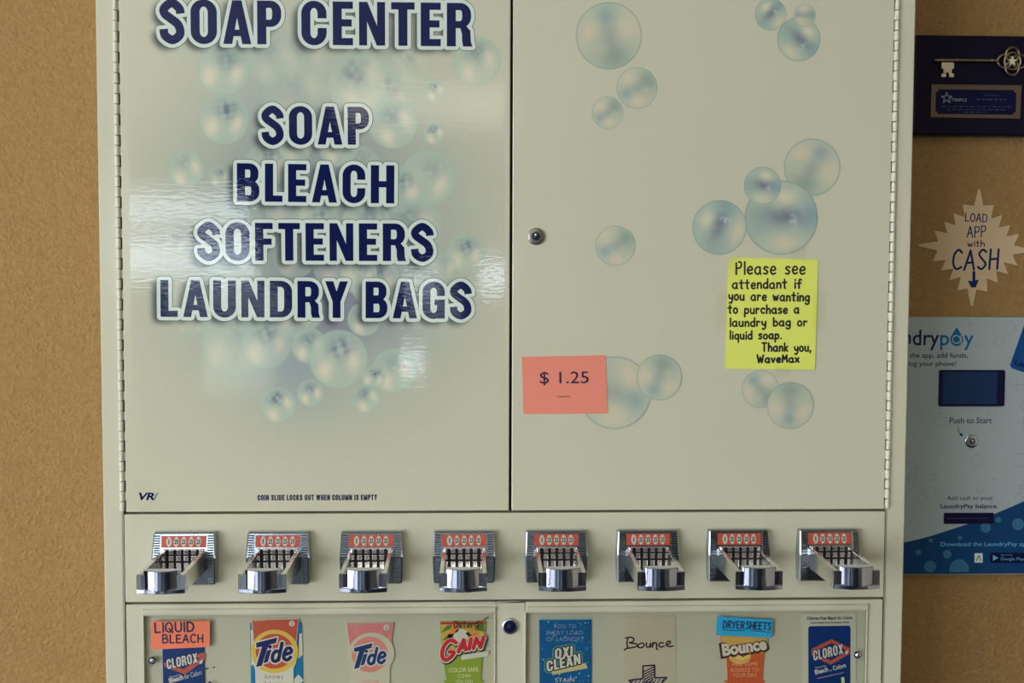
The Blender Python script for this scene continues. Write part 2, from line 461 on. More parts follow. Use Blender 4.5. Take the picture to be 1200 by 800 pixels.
navy_ink = mat('navy_ink', alb(24, 26, 62), 0.5)

# ------------------------------------------------------------------ the room
def struct(g, name, m, **k):
    o = g.build(name, m, **k); tag(o, kind='structure'); return o
FLOOR = -CAM_Z * 1000
X0, X1, Y0, Y1, CEIL = -3000, 3000, -7500, WALL_Y, 1300
g = G(); g.box(X0 - 100, X1 + 100, Y1, Y1 + 100, FLOOR, CEIL); struct(g, 'wall_front', stucco)
wall_paint = mat('dark_wall_paint', (0.05, 0.05, 0.06), 0.8, bump=((120, 120, 120), 0.3, 0.002, 4))  # room's darkness is put into the wall colour for the chrome to mirror
g = G(); g.box(X0 - 100, X0, Y0, Y1, FLOOR, CEIL); struct(g, 'wall_left', wall_paint)
g = G(); g.box(X1, X1 + 100, Y0, Y1, FLOOR, CEIL); struct(g, 'wall_right', mat('cream_wall_paint', (0.55, 0.47, 0.34), 0.8, bump=((120, 120, 120), 0.3, 0.002, 4)))
g = G(); g.box(X0 - 100, X1 + 100, Y0 - 100, Y0, FLOOR, CEIL); struct(g, 'wall_rear', wall_paint)
g = G(); g.box(X0 - 100, X1 + 100, Y0 - 100, Y1 + 100, FLOOR - 100, FLOOR); struct(g, 'floor', mat('dark_floor_tile', (0.018, 0.02, 0.03), 0.3, var=(9, .2)))
g = G(); g.box(X0 - 100, X1 + 100, Y0 - 100, Y1 + 100, CEIL, CEIL + 100); struct(g, 'ceiling', mat('ceiling_tile', (0.5, 0.5, 0.46), 0.9, bump=((200, 200, 200), .3, .002, 4)))
day_side = mat('daylit_glass_side', (0.1, 0.1, 0.1), 0.2, emis=COOL, estr=WIN_SIDE)
day_rear = mat('daylit_glass_rear', (0.1, 0.1, 0.1), 0.2, emis=SKY, estr=WIN_REAR)
day_low = mat('daylit_glass_low', (0.1, 0.1, 0.1), 0.2, emis=(.82, 1.0, .86), estr=WIN_REAR * .22)
lampglow = mat('lamp_diffuser', (0.8, 0.8, 0.8), 0.5, emis=WARM, estr=LAMP)
frame_m = mat('dark_aluminium', (0.08, 0.08, 0.09), 0.4, metal=0.6)
def rear_window(n, panes, strength_mat):
    g = G(); f = G()
    x0 = min(p[0] for p in panes) - 50; x1 = max(p[1] for p in panes) + 50; h0 = min(p[2] for p in panes) - 50; h1 = max(p[3] for p in panes) + 50
    g.box(x0, x1, Y0, Y0 + 30, h0, h1, 0)
    for p in panes: g.box(p[0], p[1], Y0 + 25, Y0 + 36, p[2], p[3], p[4] if len(p) > 4 else 1)
    struct(g, 'window_%d' % n, [frame_m, strength_mat, day_low])
rear_window(1, [(-2960, -1900, 590, 780), (-2960, -1850, 130, 430)], day_rear)
rear_window(5, [(-2300, -1700, -830, -410), (-2630, -1617, -218, 40)], day_low)
rear_window(2, [(20, 260, 20, 240), (-620, -320, 20, 130), (-565, -130, -268, -10, 2)], day_rear)
rear_window(3, [(-640, -440, -680, -500)], day_rear)
g = G()
g.box(X0, X0 + 30, -5600, -1300, FLOOR, 1000, 0)
for k in range(3): g.box(X0 + 25, X0 + 40, -5550 + 1420 * k, -5550 + 1420 * k + 1330, FLOOR + 60, 950, 1)
struct(g, 'window_4', [frame_m, day_side])
def ceiling_light(x0, x1, y0, y1, where):
    t = empty('ceiling_light', (x0 + x1) / 2, (y0 + y1) / 2, CEIL - 40)
    tag(t, 'flat ceiling lamp with pale diffuser ' + where, 'ceiling light', 'ceiling lamps')
    g = G(); g.box(x0 - 30, x1 + 30, y0 - 30, y1 + 30, CEIL - 30, CEIL); g.build('frame', frame_m, t)
    g = G(); g.box(x0, x1, y0, y1, CEIL - 40, CEIL - 28); g.build('diffuser', lampglow, t)
ceiling_light(-950, 200, -6700, -5100, 'at the far rear of the room')
ceiling_light(-1500, 300, -2200, -1500, 'added as fill in front of the machine')  # unseen lamp added as fill light

# ------------------------------------------------------------------ the vending machine
ML, MR = -435.0, 514.0
TOP, BOT = 600.0, FLOOR
machine = empty('soap_vending_machine', (ML + MR) / 2, 110, FLOOR)
tag(machine, 'large cream soap vending machine with bubble graphics and chrome coin slides against tan wall', 'vending machine')
g = G()
g.box(ML, MR, 16, WALL_Y, BOT, TOP)
g.box(ML, -412.5, 0, 16, BOT, TOP)
g.box(491.5, MR, 0, 16, BOT, TOP)
g.box(-412.5, 491.5, 0, 16, 570, TOP)
g.box(-412.5, 491.5, 0, 16, BOT, -905)
body = g.build('cabinet_body', paint, machine, bevel=1.6)
g = G(); g.box(-412, 491, 14.5, 15.9, -904, 569); g.build('gap_shade_sheet', dark_gap, machine, label='black sheet painted as shade in door gaps')  # black sheet stands in for the shade behind the door gaps

GAP_A, GAP_B = -258.4, -365.0
DF = -1.5                                  # front of the doors
# ---- upper doors
g = G(); g.box(-408.2, 38.8, DF, 12, GAP_A + 1.4, 567)
left_door = g.build('upper_door', paint, machine, bevel=1.2, label='left upper door covered in bubble graphics and navy lettering')
g = G(); g.box(41.8, 488.2, DF, 12, GAP_A + 1.4, 567)
right_door = g.build('upper_door', paint, machine, bevel=1.2, label='right upper door with scattered bubble stickers and a key lock')
# ---- piano hinges
def hinge(xc, side, door):
    g = G(); pitch = 11.75; k = 0; h = GAP_A + 3
    while h < 562:
        L = pitch - 0.9
        seg = 14
        v = []; f = []
        for hh, r in ((h, 2.3), (h + .4, 2.75), (h + L - .4, 2.75), (h + L, 2.3)):
            for q in range(seg):
                a = 2 * math.pi * q / seg; v.append((xc + r * math.cos(a), -1.2 + r * math.sin(a), hh))
        for i in range(3):
            for q in range(seg): f.append((i * seg + q, i * seg + (q + 1) % seg, (i + 1) * seg + (q + 1) % seg, (i + 1) * seg + q))
        f.append(list(range(seg))[::-1]); f.append(list(range(3 * seg, 4 * seg)))
        g.idx(v, f)
        s = side if k % 2 else -side
        if k % 2: g.box(min(xc, xc + s * 4.2), max(xc, xc + s * 4.2), -.6, 1.4, h + .4, h + L - .4)
        else: g.box(min(xc, xc + s * 3.4), max(xc, xc + s * 3.4), -.6, 1.4, h + .4, h + L - .4)
        h += pitch; k += 1
    g.build('piano_hinge', mat('hinge_paint', alb(196, 194, 172), .3, spec=.6), door, smooth=True, fix=True, label='long piano hinge of short knuckles')
XL = (P(135.0, 0)[0] + P(142.6, 500)[0]) / 2
XR = (P(1051.6, 0)[0] + P(1043.2, 380)[0]) / 2
hinge(XL, 1, left_door)
hinge(XR, -1, right_door)

# ---- printed bubbles
def g2(u, v, cx, cy, sx, sy=None):
    sy = sy or sx
    return np.exp(-(((u - cx) / sx) ** 2 + ((v - cy) / sy) ** 2))
def nz(u, v, s):
    return (np.sin(u * 9.1 + s) * np.sin(v * 8.3 - s * 1.7) + np.sin(u * 17.3 - v * 6.1 + s * 2.3) * .6 + np.sin(v * 21.7 + u * 11.2 + s) * .4) / 2
def mixc(c, t, col):
    t = np.clip(t, 0, 1)[..., None]
    return c * (1 - t) + lin(col) * t
def bubble_col(u, v, style, th, seed, base):
    """colour (pixel, linear) of one printed bubble at u right / v down in -1..1; base = what lies under it"""
    ru = u * math.cos(th) + v * math.sin(th); rv = -u * math.sin(th) + v * math.cos(th)
    r = np.sqrt(u * u + v * v)
    n = nz(ru, rv, seed)
    if style == 'A':
        c = mixc(base, np.full(u.shape, .7), (160, 174, 152))
        c = mixc(c, .9 * g2(ru, rv, .5, -.32, .5, .55), (126, 146, 130))
        c = mixc(c, .8 * g2(ru, rv, -.05, -.05, .45, .28), (134, 144, 138))
        c = mixc(c, .8 * g2(ru, rv, -.5, .26, .32), (122, 146, 145))
        c = mixc(c, 1.0 * g2(ru, rv, -.46, -.46, .46), (186, 182, 154))
        c = mixc(c, .95 * g2(ru, rv, .1, .62, .42, .28), (190, 180, 152))
        c = mixc(c, .8 * g2(ru, rv, .45, .2, .3, .3), (168, 174, 150))
    elif style == 'B':
        c = mixc(base, np.full(u.shape, .8), (146, 167, 148))
        c = mixc(c, .95 * g2(ru, rv, .05, -.03, .75, .27), (108, 114, 124))
        c = mixc(c, .7 * g2(ru, rv, .82, -.1, .28, .4), (118, 148, 152))
        c = mixc(c, .7 * g2(ru, rv, -.6, .2, .35, .4), (138, 160, 150))
        c = mixc(c, 1.0 * g2(ru, rv, .1, -.56, .32, .22), (192, 188, 160))
        c = mixc(c, 1.0 * g2(ru, rv, .1, .7, .5, .26), (186, 182, 154))
        sw = np.exp(-((np.sqrt((ru - .3) ** 2 + (rv - .03) ** 2) - .1) / .04) ** 2) * (ru > .24) + np.exp(-((np.sqrt((ru - .3) ** 2 + (rv - .2) ** 2) - .12) / .045) ** 2) * (ru > .22)
        c = mixc(c, .5 * sw, (162, 178, 174))
        c = mixc(c, .35 * np.clip(n, 0, 1) * g2(ru, rv, .3, -.3, .5), (172, 184, 176))
    else:                                      # 'C', soft glossy bubble of the big picture
        dk = 1.0 if seed % 3 else .45
        c = mixc(base, np.full(u.shape, .6), (166, 184, 162))
        c = mixc(c, .8 * dk * g2(ru, rv, .1, -.38, .55, .4), (108, 130, 130))
        c = mixc(c, np.clip(.9 * g2(ru, rv, .05, -.38, .36, .28) * np.clip(n * 1.5 + .2, 0, 1), 0, .7) * (seed % 2 < 1), (92, 104, 124))
        c = mixc(c, .35 * np.clip(-n * 1.5, 0, 1) * g2(ru, rv, .05, -.3, .5, .4), (186, 200, 190))
        c = mixc(c, .95 * g2(ru, rv, -.42, .42, .3, .42), (200, 194, 168))
        c = mixc(c, .9 * g2(ru, rv, .52, .02, .24, .4), (198, 194, 168))
        c = mixc(c, .5 * np.clip((r - .7) / .3, 0, 1) ** 2, (150, 178, 158))
    e = np.clip((r - .93) / .06, 0, 1) ** 2
    c = mixc(c, (.62 if style != 'C' else .16) * e, (112, 136, 124))
    return c
PX_PAINT = lin(PAINT_PX)
def to_alb(c): return np.clip(c * KA, 0, .95)

def color_mesh(name, V, F, cols, m, parent, label=None):
    """mesh whose print is stored per vertex; V in mm (n,3)"""
    o3 = V.mean(0)
    me = bpy.data.meshes.new(name)
    n, k = len(V), F.shape[1]
    me.vertices.add(n); me.vertices.foreach_set('co', ((V - o3) / 1000).ravel())
    me.loops.add(F.size); me.loops.foreach_set('vertex_index', F.ravel())
    me.polygons.add(len(F)); me.polygons.foreach_set('loop_start', np.arange(0, F.size, k))
    me.materials.append(m)
    me.update(calc_edges=True); me.validate()
    a = me.color_attributes.new('print', 'FLOAT_COLOR', 'POINT')
    a.data.foreach_set('color', np.concatenate([cols, np.ones((n, 1))], 1).ravel())
    o = bpy.data.objects.new(name, me); C.objects.link(o)
    w = worldpos(*o3); o.location = w - ORIG[parent.name]; o.parent = parent; ORIG[o.name] = w
    if label: o['label'] = label
    return o

vinyl = mat('printed_vinyl', (1, 1, 1), 0.03, spec=0.5, coat=0.0, vcol='print', bump=((70, 70, 300), 0.12, 0.0005, 3))
sticker = mat('sticker_print', (1, 1, 1), 0.35, spec=0.4, vcol='print')

# right door: die-cut bubble stickers
RB = [(713.5, 42, 38.5, 'A', 1.9), (746.5, 103, 24, 'A', .0), (712, 132, 18.5, 'A', -.1), (903, 17, 18.5, 'B', -.8), (936, 46, 25.5, 'B', .7), (943, 18, 13, 'A', .6),
      (951.5, 196, 33.5, 'A', 2.6), (915.5, 255, 43.5, 'B', 0.), (893.5, 217.5, 22, 'B', .15), (843, 266.5, 32, 'B', -1.2), (721, 288, 23.5, 'A', 0.),
      (720.5, 460, 43, 'A', -2.3), (772.5, 442, 27, 'A', -.7), (891, 456, 22.5, 'A', 1.4), (926, 475, 28, 'A', -1.0)]
for i, (cx, cy, r, st, th) in enumerate(RB):
    nr, na = 22, 72
    rr = np.concatenate([[0.0], np.linspace(.05, .9, nr - 6), [.925, .945, .96, .975, .99, 1.0]])
    ang = np.arange(na) * 2 * math.pi / na
    u = (rr[:, None] * np.cos(ang)[None]).ravel(); v = (rr[:, None] * np.sin(ang)[None]).ravel()
    c0 = P(cx, cy, DF); s = r * 1.0
    Yb = DF - .12 - .03 * i
    V = np.stack([c0[0] + u * s, np.full(u.shape, Yb), c0[1] - v * s], 1)
    F = np.array([[a * na + b, (a + 1) * na + b, (a + 1) * na + (b + 1) % na, a * na + (b + 1) % na] for a in range(nr) for b in range(na)])
    F = F[:, ::-1] if False else F
    base = np.tile(PX_PAINT, (len(u), 1))
    col = bubble_col(u, v, st, th, i * 1.3, base)
    color_mesh('bubble_sticker', V, F, to_alb(col), sticker, right_door)

# left door: one printed sheet
LINES = [('SOAP CENTER', (187.5, 50.6), (553, 54.6), 49.5), ('SOAP', (307, 169), (432.5, 169.6), 43.5), ('BLEACH', (277.6, 235.8), (462, 238.3), 43.8),
         ('SOFTENERS', (231.7, 305), (507.9, 306), 43.6), ('LAUNDRY BAGS', (188.2, 371), (552.4, 373.4), 42.6)]
blocks = [block(*L[:4], DF - .2) for L in LINES]
lx0, lx1, lh0, lh1 = -399.0, 33.5, GAP_A + 6.5, 372.0
STEP = 1.0
gx = np.arange(lx0, lx1 + .01, STEP); gh = np.arange(lh0, lh1 + .01, STEP)
GX, GH = np.meshgrid(gx, gh)
# pixel frame of the sheet (design coordinates of the artwork)
Pa, Pb, Pc = P(200, 300, DF), P(500, 300, DF), P(200, 500, DF)
M2 = np.array([(Pb - Pa) / 300, (Pc - Pa) / 200]).T
uv = np.linalg.inv(M2) @ np.stack([(GX - Pa[0]).ravel(), (GH - Pa[1]).ravel()])
PXX = (uv[0] + 200).reshape(GX.shape); PYY = (uv[1] + 300).reshape(GX.shape)
col = np.tile(PX_PAINT, GX.shape + (1,)).reshape(GX.shape + (3,))
d = np.sqrt(((PXX - 372) / 1.0) ** 2 + ((PYY - 275) / 1.15) ** 2)
col = mixc(col, .85 * np.exp(-(d / 195) ** 3.5), (142, 157, 142))
for (x, y, s, a, c) in [(372, 325, 44, .95, (106, 106, 122)), (440, 252, 34, .8, (128, 130, 136)), (462, 385, 40, .6, (142, 152, 150)), (345, 432, 44, .75, (138, 152, 154)),
                        (395, 375, 40, .8, (124, 126, 136)), (318, 150, 45, .5, (140, 152, 150)), (300, 215, 40, .6, (134, 142, 144)), (385, 190, 60, .6, (128, 134, 140)),
                        (330, 290, 45, .6, (128, 138, 142)), (470, 320, 45, .45, (142, 156, 152)), (420, 340, 40, .7, (120, 122, 134)), (280, 365, 50, .4, (150, 166, 156)), (300, 60, 60, .4, (150, 170, 156))]:
    col = mixc(col, a * np.exp(-((PXX - x) ** 2 + (PYY - y) ** 2) / (s * s)), c)
LB = [(205, 52, 22, .35), (318, 72, 32, .35), (352, 70, 32, .3), (345, 112, 40, .4), (420, 100, 38, .6), (449, 70, 36, .45), (450, 112, 34, .35), (261, 84, 31, .85), (262, 142, 29, .85),
      (217, 199, 22, .85), (257, 208, 13, .6), (556, 73, 29, .7), (507, 108, 13, .8), (459, 146, 29, .75), (507, 157, 13, .8), (500, 209, 33, .75), (468, 222, 28, .6), (428, 262, 29, .8),
      (312, 193, 26, .6), (345, 172, 20, .6), (395, 172, 24, .7), (420, 195, 24, .5), (340, 248, 30, .45), (280, 262, 26, .35), (372, 262, 26, .6), (482, 268, 36, .6), (546, 297, 23, .7),
      (520, 312, 16, .55), (440, 332, 30, .6), (394, 312, 28, .55), (345, 300, 26, .5), (275, 312, 34, .4), (205, 285, 16, .3), (420, 323, 22, .95), (345, 362, 34, .6), (427, 374, 20, .85),
      (505, 330, 22, .4), (250, 352, 32, .3), (224, 376, 19, .3), (276, 402, 40, .4), (312, 402, 30, .55), (362, 405, 21, .9), (397, 421, 35, .9), (364, 461, 16, .85),
      (326, 475, 21.5, .85), (463, 435, 27, .85), (439, 443, 14, .85), (430, 468, 17.5, .85), (478, 78, 26, .3), (238, 30, 20, .25)]
for i, (x, y, r, a) in enumerate(LB):
    U = (PXX - x) / r; W = (PYY - y) / r
    inside = (U * U + W * W) <= 1.0
    if not inside.any(): continue
    uu, ww = U[inside], W[inside]
    b = col[inside]
    nb = bubble_col(uu, ww, 'C', random.uniform(-.5, .5), i, b)
    aa = min(1, a * 1.25) * np.clip((1 - np.sqrt(uu * uu + ww * ww)) / .06 + .25, 0, 1)
    col[inside] = b * (1 - aa[:, None]) + nb * aa[:, None]
# soft printed drop shadow of the lettering (part of the artwork)
mask = np.zeros(GX.shape)
for polys, bnd in blocks:
    for q in polys:
        q = np.array(q) + np.array([-6.0, -4.5])
        i0, i1 = np.searchsorted(gx, [q[:, 0].min() - 1, q[:, 0].max() + 1]); j0, j1 = np.searchsorted(gh, [q[:, 1].min() - 1, q[:, 1].max() + 1])
        if i1 <= i0 or j1 <= j0: continue
        sx, sh = GX[j0:j1, i0:i1], GH[j0:j1, i0:i1]
        pos = np.ones(sx.shape, bool); neg = pos.copy()
        for k in range(len(q)):
            a, b = q[k], q[(k + 1) % len(q)]
            cr = (b[0] - a[0]) * (sh - a[1]) - (b[1] - a[1]) * (sx - a[0])
            pos &= cr >= -.3; neg &= cr <= .3
        mask[j0:j1, i0:i1] = np.maximum(mask[j0:j1, i0:i1], (pos | neg))
def blur(a, r):
    for ax in (0, 1):
        k = 2 * r + 1
        pad = [(r + 1, r), (0, 0)] if ax == 0 else [(0, 0), (r + 1, r)]
        c = np.cumsum(np.pad(a, pad, mode='edge'), axis=ax)
        a = (np.take(c, range(k, c.shape[ax]), ax) - np.take(c, range(0, c.shape[ax] - k), ax)) / k
    return a
sh = blur(blur(np.clip(blur(mask, 4) * 4, 0, 1), 3), 3)
col = mixc(col, .92 * sh, (44, 52, 58))
ny, nx = GX.shape
V = np.stack([GX.ravel(), np.full(GX.size, DF - .1), GH.ravel()], 1)
ii = np.arange(nx * ny).reshape(ny, nx)
F = np.stack([ii[:-1, :-1].ravel(), ii[:-1, 1:].ravel(), ii[1:, 1:].ravel(), ii[1:, :-1].ravel()], 1)
color_mesh('printed_sheet', V, F, to_alb(col.reshape(-1, 3)), vinyl, left_door, 'glossy printed sheet of pale soap bubbles')

def grow(g, polys, bnd, o, Y, m):
    for q in polys: g.poly2(q, Y, m)
    for q in bnd: pen(g, q, 2 * o, Y, m, seg=10)
for (polys, bnd), L in zip(blocks, LINES):
    g = G()
    grow(g, polys, bnd, 5.0, DF - .16, 2)
    grow(g, polys, bnd, 4.2, DF - .22, 1)
    for q in polys: g.poly2(q, DF - .28, 0)
    g.build('lettering', [navy, white_print, grey_print], left_door, label='navy capitals with pale outline reading ' + L[0].lower())
g = G()
text(g, 'VR', (163, 586), (181, 586), 9, DF - .2, 0, offset=.035, shear=.25)
text(g, '/', (179, 586), (186, 586), 9, DF - .2, 1, offset=.02)
g.build('logo', [navy, mat('slate_print', alb(110, 118, 132), .4)], left_door)
g = G(); blocktext(g, 'COIN SLIDE LOCKS OUT WHEN COLUMN IS EMPTY', (302, 586), (441.7, 585.6), 6.2, DF - .2, 0, o=.22, gap=.2, space=.4)
g.build('notice_lettering', navy_ink, left_door)

# ---- locks
def lock(cx, cy, r, Y, parent, core_mat, ring_mat, name='key_lock', cr=.5):
    c = P(cx, cy, Y); g = G()
    g.lathe(c[0], c[1], [(cr * r, Y - 2.2), (cr * r, Y - 3.6), (r * .82, Y - 3.6), (r * .96, Y - 2.8), (r, Y - 1.2), (r, Y + .5)], 36, 0)
    g.lathe(c[0], c[1], [(0.01, Y - 3.0), (cr * r, Y - 2.6)], 28, 1)
    g.lathe(c[0], c[1] + .08 * r, [(0.01, Y - 4.2), (.22 * r, Y - 4.0), (.26 * r, Y - 3.4), (.26 * r, Y - 2.4)], 20, 2)
    return g.build(name, [ring_mat, core_mat, chrome], parent, smooth=True)
ringm = mat('brushed_bronze', (0.30, 0.28, 0.23), 0.35, metal=.9)
corem = mat('black_lock_core', (0.012, 0.014, 0.03), 0.3)
lock(628, 277, 10, DF, right_door, corem, ringm, cr=.48)

# ---- middle coin panel
g = G(); g.box(-410.5, 489.8, DF, 14, GAP_B + 1.3, GAP_A - 1.3)
coin_panel = g.build('coin_panel', paint, machine, bevel=1.2)

# ---- coin slides (local frame: x centred, y out of the panel, h below the top of the plate)
def slide_parts(cx, ht):
    e = empty('coin_slide', cx, DF, ht - 62, machine)
    Yp = DF
    def pl(h):                                             # plate front at depth h below the top
        return Yp - (9 + 5 * min(1, max(0, (h - 2) / 27)) if h < 29 else 14 - 3 * (h - 29) / 31)
    g = G()
    rows = [(0, 35.2, Yp - 7.4), (1.6, 36, Yp - 9), (29, 37.4, Yp - 14), (60, 36.4, Yp - 11), (61.5, 35.6, Yp - 9.6)]
    v = []
    for h, hw, y in rows: v += [(cx - hw, Yp + .4, ht - h), (cx - hw + .8, y + .8, ht - h), (cx - hw + 2, y, ht - h), (cx + hw - 2, y, ht - h), (cx + hw - .8, y + .8, ht - h), (cx + hw, Yp + .4, ht - h)]
    f = [(r * 6 + k, r * 6 + k + 1, (r + 1) * 6 + k + 1, (r + 1) * 6 + k) for r in range(4) for k in range(5)] + [tuple(range(6)), tuple(range(29, 23, -1))]
    f += [(0, 6, 11, 5), (6, 12, 17, 11), (12, 18, 23, 17), (18, 24, 29, 23)]
    g.idx(v, f)
    g.build('face_plate', plate_m, e, fix=True)
    for s in (-1, 1):
        g = G(); h = 3.0
        while h < 59:
            a, b = sorted((cx + s * 27.3, cx + s * 34.2)); y = pl(h + .7)
            g.box(a, b, y - 1.5, y + 1.5, ht - h - 1.5, ht - h)
            h += 2.7
        g.build('grip_ribs', ribbed, e, bevel=.25, seg=1)
    # red denomination strip with five pale lozenges
    g = G()
    def strip(x, h, o): return (cx + x, pl(h) - o, ht - h)
    g.face([strip(-25.8, 16.8, .5), strip(25.8, 16.8, .5), strip(25.8, 3.6, .5), strip(-25.8, 3.6, .5)], 0)
    for k in range(5):
        xc = -17 + 8.5 * k
        pts = []
        for q in range(20):
            a = 2 * math.pi * q / 20
            pts.append((xc + 3.1 * math.copysign(abs(math.cos(a)) ** 1.35, math.cos(a)), 10.2 + 5.9 * math.sin(a)))
        g.face([strip(p[0], p[1], .62) for p in pts[::-1]], 1)
        V, F = glyphs('25' if k else '1', .03)
        lo, hi = V.min(0), V.max(0); w = 4.6 if k else 1.2
        for ff in F:
            q = [(xc - w / 2 + w * (V[i][0] - lo[0]) / (hi[0] - lo[0]), 12.9 - 5.4 * (V[i][1] - lo[1]) / (hi[1] - lo[1])) for i in ff]
            g.face([strip(a, b, .74) for a, b in q], 2)
    g.build('coin_label', [mat('red_label', alb(170, 72, 54), .4), mat('label_white', alb(175, 175, 162), .4), ink], e, label='red strip with five pale lozenges reading 25')
    # slotted coin gate
    g = G()
    g.box(cx - 23.5, cx + 23.5, Yp - 14.8, Yp - 13.2, ht - 43, ht - 18.2, 1)
    for x, w in ((-12.75, 5.4), (-4.25, 5.4), (4.25, 5.4), (12.75, 5.4), (-21, 3.6), (21, 3.6)):
        for a, b in ((18.4, 23.6), (25.2, 31.2), (33.2, 40.5)):
            g.box(cx + x - w / 2, cx + x + w / 2, Yp - 17.5, Yp - 14.6, ht - b, ht - a, 0)
    g.build('coin_gate', [blade_m, corem], e, bevel=.6, label='chrome gate of five dark vertical coin slots')
    # sliding tray
    g = G()
    for s in (-1, 1):
        prof = [(-13, -21), (-16, -20.6), (-84, -23.6), (-97.5, -24), (-98.5, -25), (-98.5, -43), (-13, -45)]
        xa, xb = sorted((cx + s * 20.8, cx + s * 25.4)); n = len(prof)
        v = [(xa, Yp + y, ht + h) for y, h in prof] + [(xb, Yp + y, ht + h) for y, h in prof]
        g.idx(v, [list(range(n)), list(range(2 * n - 1, n - 1, -1))] + [(i, i + n, (i + 1) % n + n, (i + 1) % n) for i in range(n)])
    g.box(cx - 21, cx + 21, Yp - 92, Yp - 13, ht - 42, ht - 38)
    g.build('slide_tray', mat('tray_chrome', (0.86, 0.85, 0.80), 0.2, metal=1.0), e, bevel=.9)
    g = G()
    n = 28; arc = []
    for k in range(n + 1):
        t = -1 + 2 * k / n; arc.append((cx + 19 * t, Yp - 97 - 6.5 * math.cos(t * math.pi / 2) ** .8))
    bot = [(a, y, ht - 42) for a, y in arc] + [(cx + 19, Yp - 90.5, ht - 42), (cx - 19, Yp - 90.5, ht - 42)]
    top_ = [(a, y, ht - 20) for a, y in arc] + [(cx + 19, Yp - 90.5, ht - 20), (cx - 19, Yp - 90.5, ht - 20)]
    N = len(bot)
    g.idx(bot + top_, [list(range(N))[::-1], list(range(N, 2 * N))] + [(i, (i + 1) % N, (i + 1) % N + N, i + N) for i in range(N)])
    lip = []
    for k in range(n + 1):
        t = -1 + 2 * k / n; lip.append((cx + 26 * t, Yp - 99 - 4.0 * math.cos(t * math.pi / 2)))
    bot = [(a, y, ht - 45) for a, y in lip] + [(cx + 26, Yp - 86, ht - 45), (cx - 26, Yp - 86, ht - 45)]
    top_ = [(a, y, ht - 40) for a, y in lip] + [(cx + 26, Yp - 86, ht - 40), (cx - 26, Yp - 86, ht - 40)]
    N = len(bot)
    g.idx(bot + top_, [list(range(N))[::-1], list(range(N, 2 * N))] + [(i, (i + 1) % N, (i + 1) % N + N, i + N) for i in range(N)])
    g.box(cx - 26, cx + 26, Yp - 98.5, Yp - 90, ht - 41, ht - 24.5)
    g.build('push_handle', chrome, e, bevel=.7, seg=1, label='curved chrome push handle')
    return e
SLIDE_PX = [217, 325.5, 434.5, 542.5, 653.5, 761, 865, 970]
plate_x = [P(p, 652, -10)[0] for p in SLIDE_PX]
fit = np.polyfit(range(8), plate_x, 1)
HT = P(434.5, 622.5, -9)[1]
first = slide_parts(fit[1], HT)
first['label'] = 'chrome coin slide with red label'
def copy_part(src, parent, loc):
    c = src.copy(); C.objects.link(c); c.parent = parent; c.location = loc
    for ch in list(src.children):
        k = ch.copy(); C.objects.link(k); k.parent = c
    return c
for k in range(1, 8):
    copy_part(first, machine, first.location + Vector((fit[0] * k / 1000, 0, 0)))

# ---- lower door with two display windows
LDT, LDB = GAP_B - 1.4, -900.0
wins = []
for (xa, xb, yt) in ((167.5, 581, 720), (614.5, 1016, 716.5)):
    a, b = P(xa, 745, DF), P(xb, 745, DF)
    wins.append((a[0], b[0]))
WT = P(380, 719.5, DF)[1]                    # top edge of the clear panes
WB = -700.0
g = G()
g.box(-409.8, wins[0][0], DF, 13, LDB, LDT); g.box(wins[1][1], 489, DF, 13, LDB, LDT); g.box(wins[0][1], wins[1][0], DF, 13, LDB, LDT)
for a, b in wins:
    g.box(a, b, DF, 13, WT, LDT); g.box(a, b, DF, 13, LDB, WB); g.box(a, b, 3.2, 13, WB, WT)
lower_door = g.build('lower_door', paint, machine, bevel=.9, label='lower door with two clear product windows')
acrylic = clear_mat('clear_acrylic', (0.97, 0.975, 0.965), 1.22, .06)
for i, (a, b) in enumerate(wins):
    g = G()
    x0, x1, h1, h0 = a + .2, b - .2, WT + 8.2, WT + .2
    prof = [(DF + .2, h1), (DF - 2.6, h1 - 1.0), (DF - 3.4, h1 - 3.0), (DF - 3.4, h0 + 2.2), (DF - 2.4, h0), (DF + .2, h0)]
    cut = 3.5
    v = []
    n = len(prof)
    for y, h in prof: v.append((x0 + (cut if h > h1 - 2 and i == 1 else 0), y, h))
    for y, h in prof: v.append((x1 - (cut if h < h0 + 1 and i == 0 else 0), y, h))
    g.idx(v, [list(range(n)), list(range(2 * n - 1, n - 1, -1))] + [(k, (k + 1) % n, (k + 1) % n + n, k + n) for k in range(n)])
    for x in (x0, x1 - 1.6): g.box(x, x + 1.6, DF - 2.2, DF + .2, WB, h0)
    g.build('window_frame', paint, lower_door, bevel=.5, fix=True)
    g = G(); g.box(a + 2, b - 2, DF - 1.0, DF - .2, WB + 2, WT - .5); g.build('display_pane', acrylic, lower_door, label='clear acrylic pane')
def bolt(cx, cy):
    Y = DF - 1.0; c = P(cx, cy, Y); g = G()
    g.lathe(c[0], c[1], [(.01, Y - 3.4), (1.5, Y - 3.2), (1.9, Y - 3.7), (3.2, Y - 3.0), (4.3, Y - 1.6), (4.6, Y + .1)], 24)
    g.build('bolt', chrome, lower_door, smooth=True)
bolt(178.5, 773.5); bolt(1005, 767)
lock(597.5, 733, 9.6, DF, lower_door, mat('blue_black_core', alb(14, 18, 58), .25), satin, cr=.78)

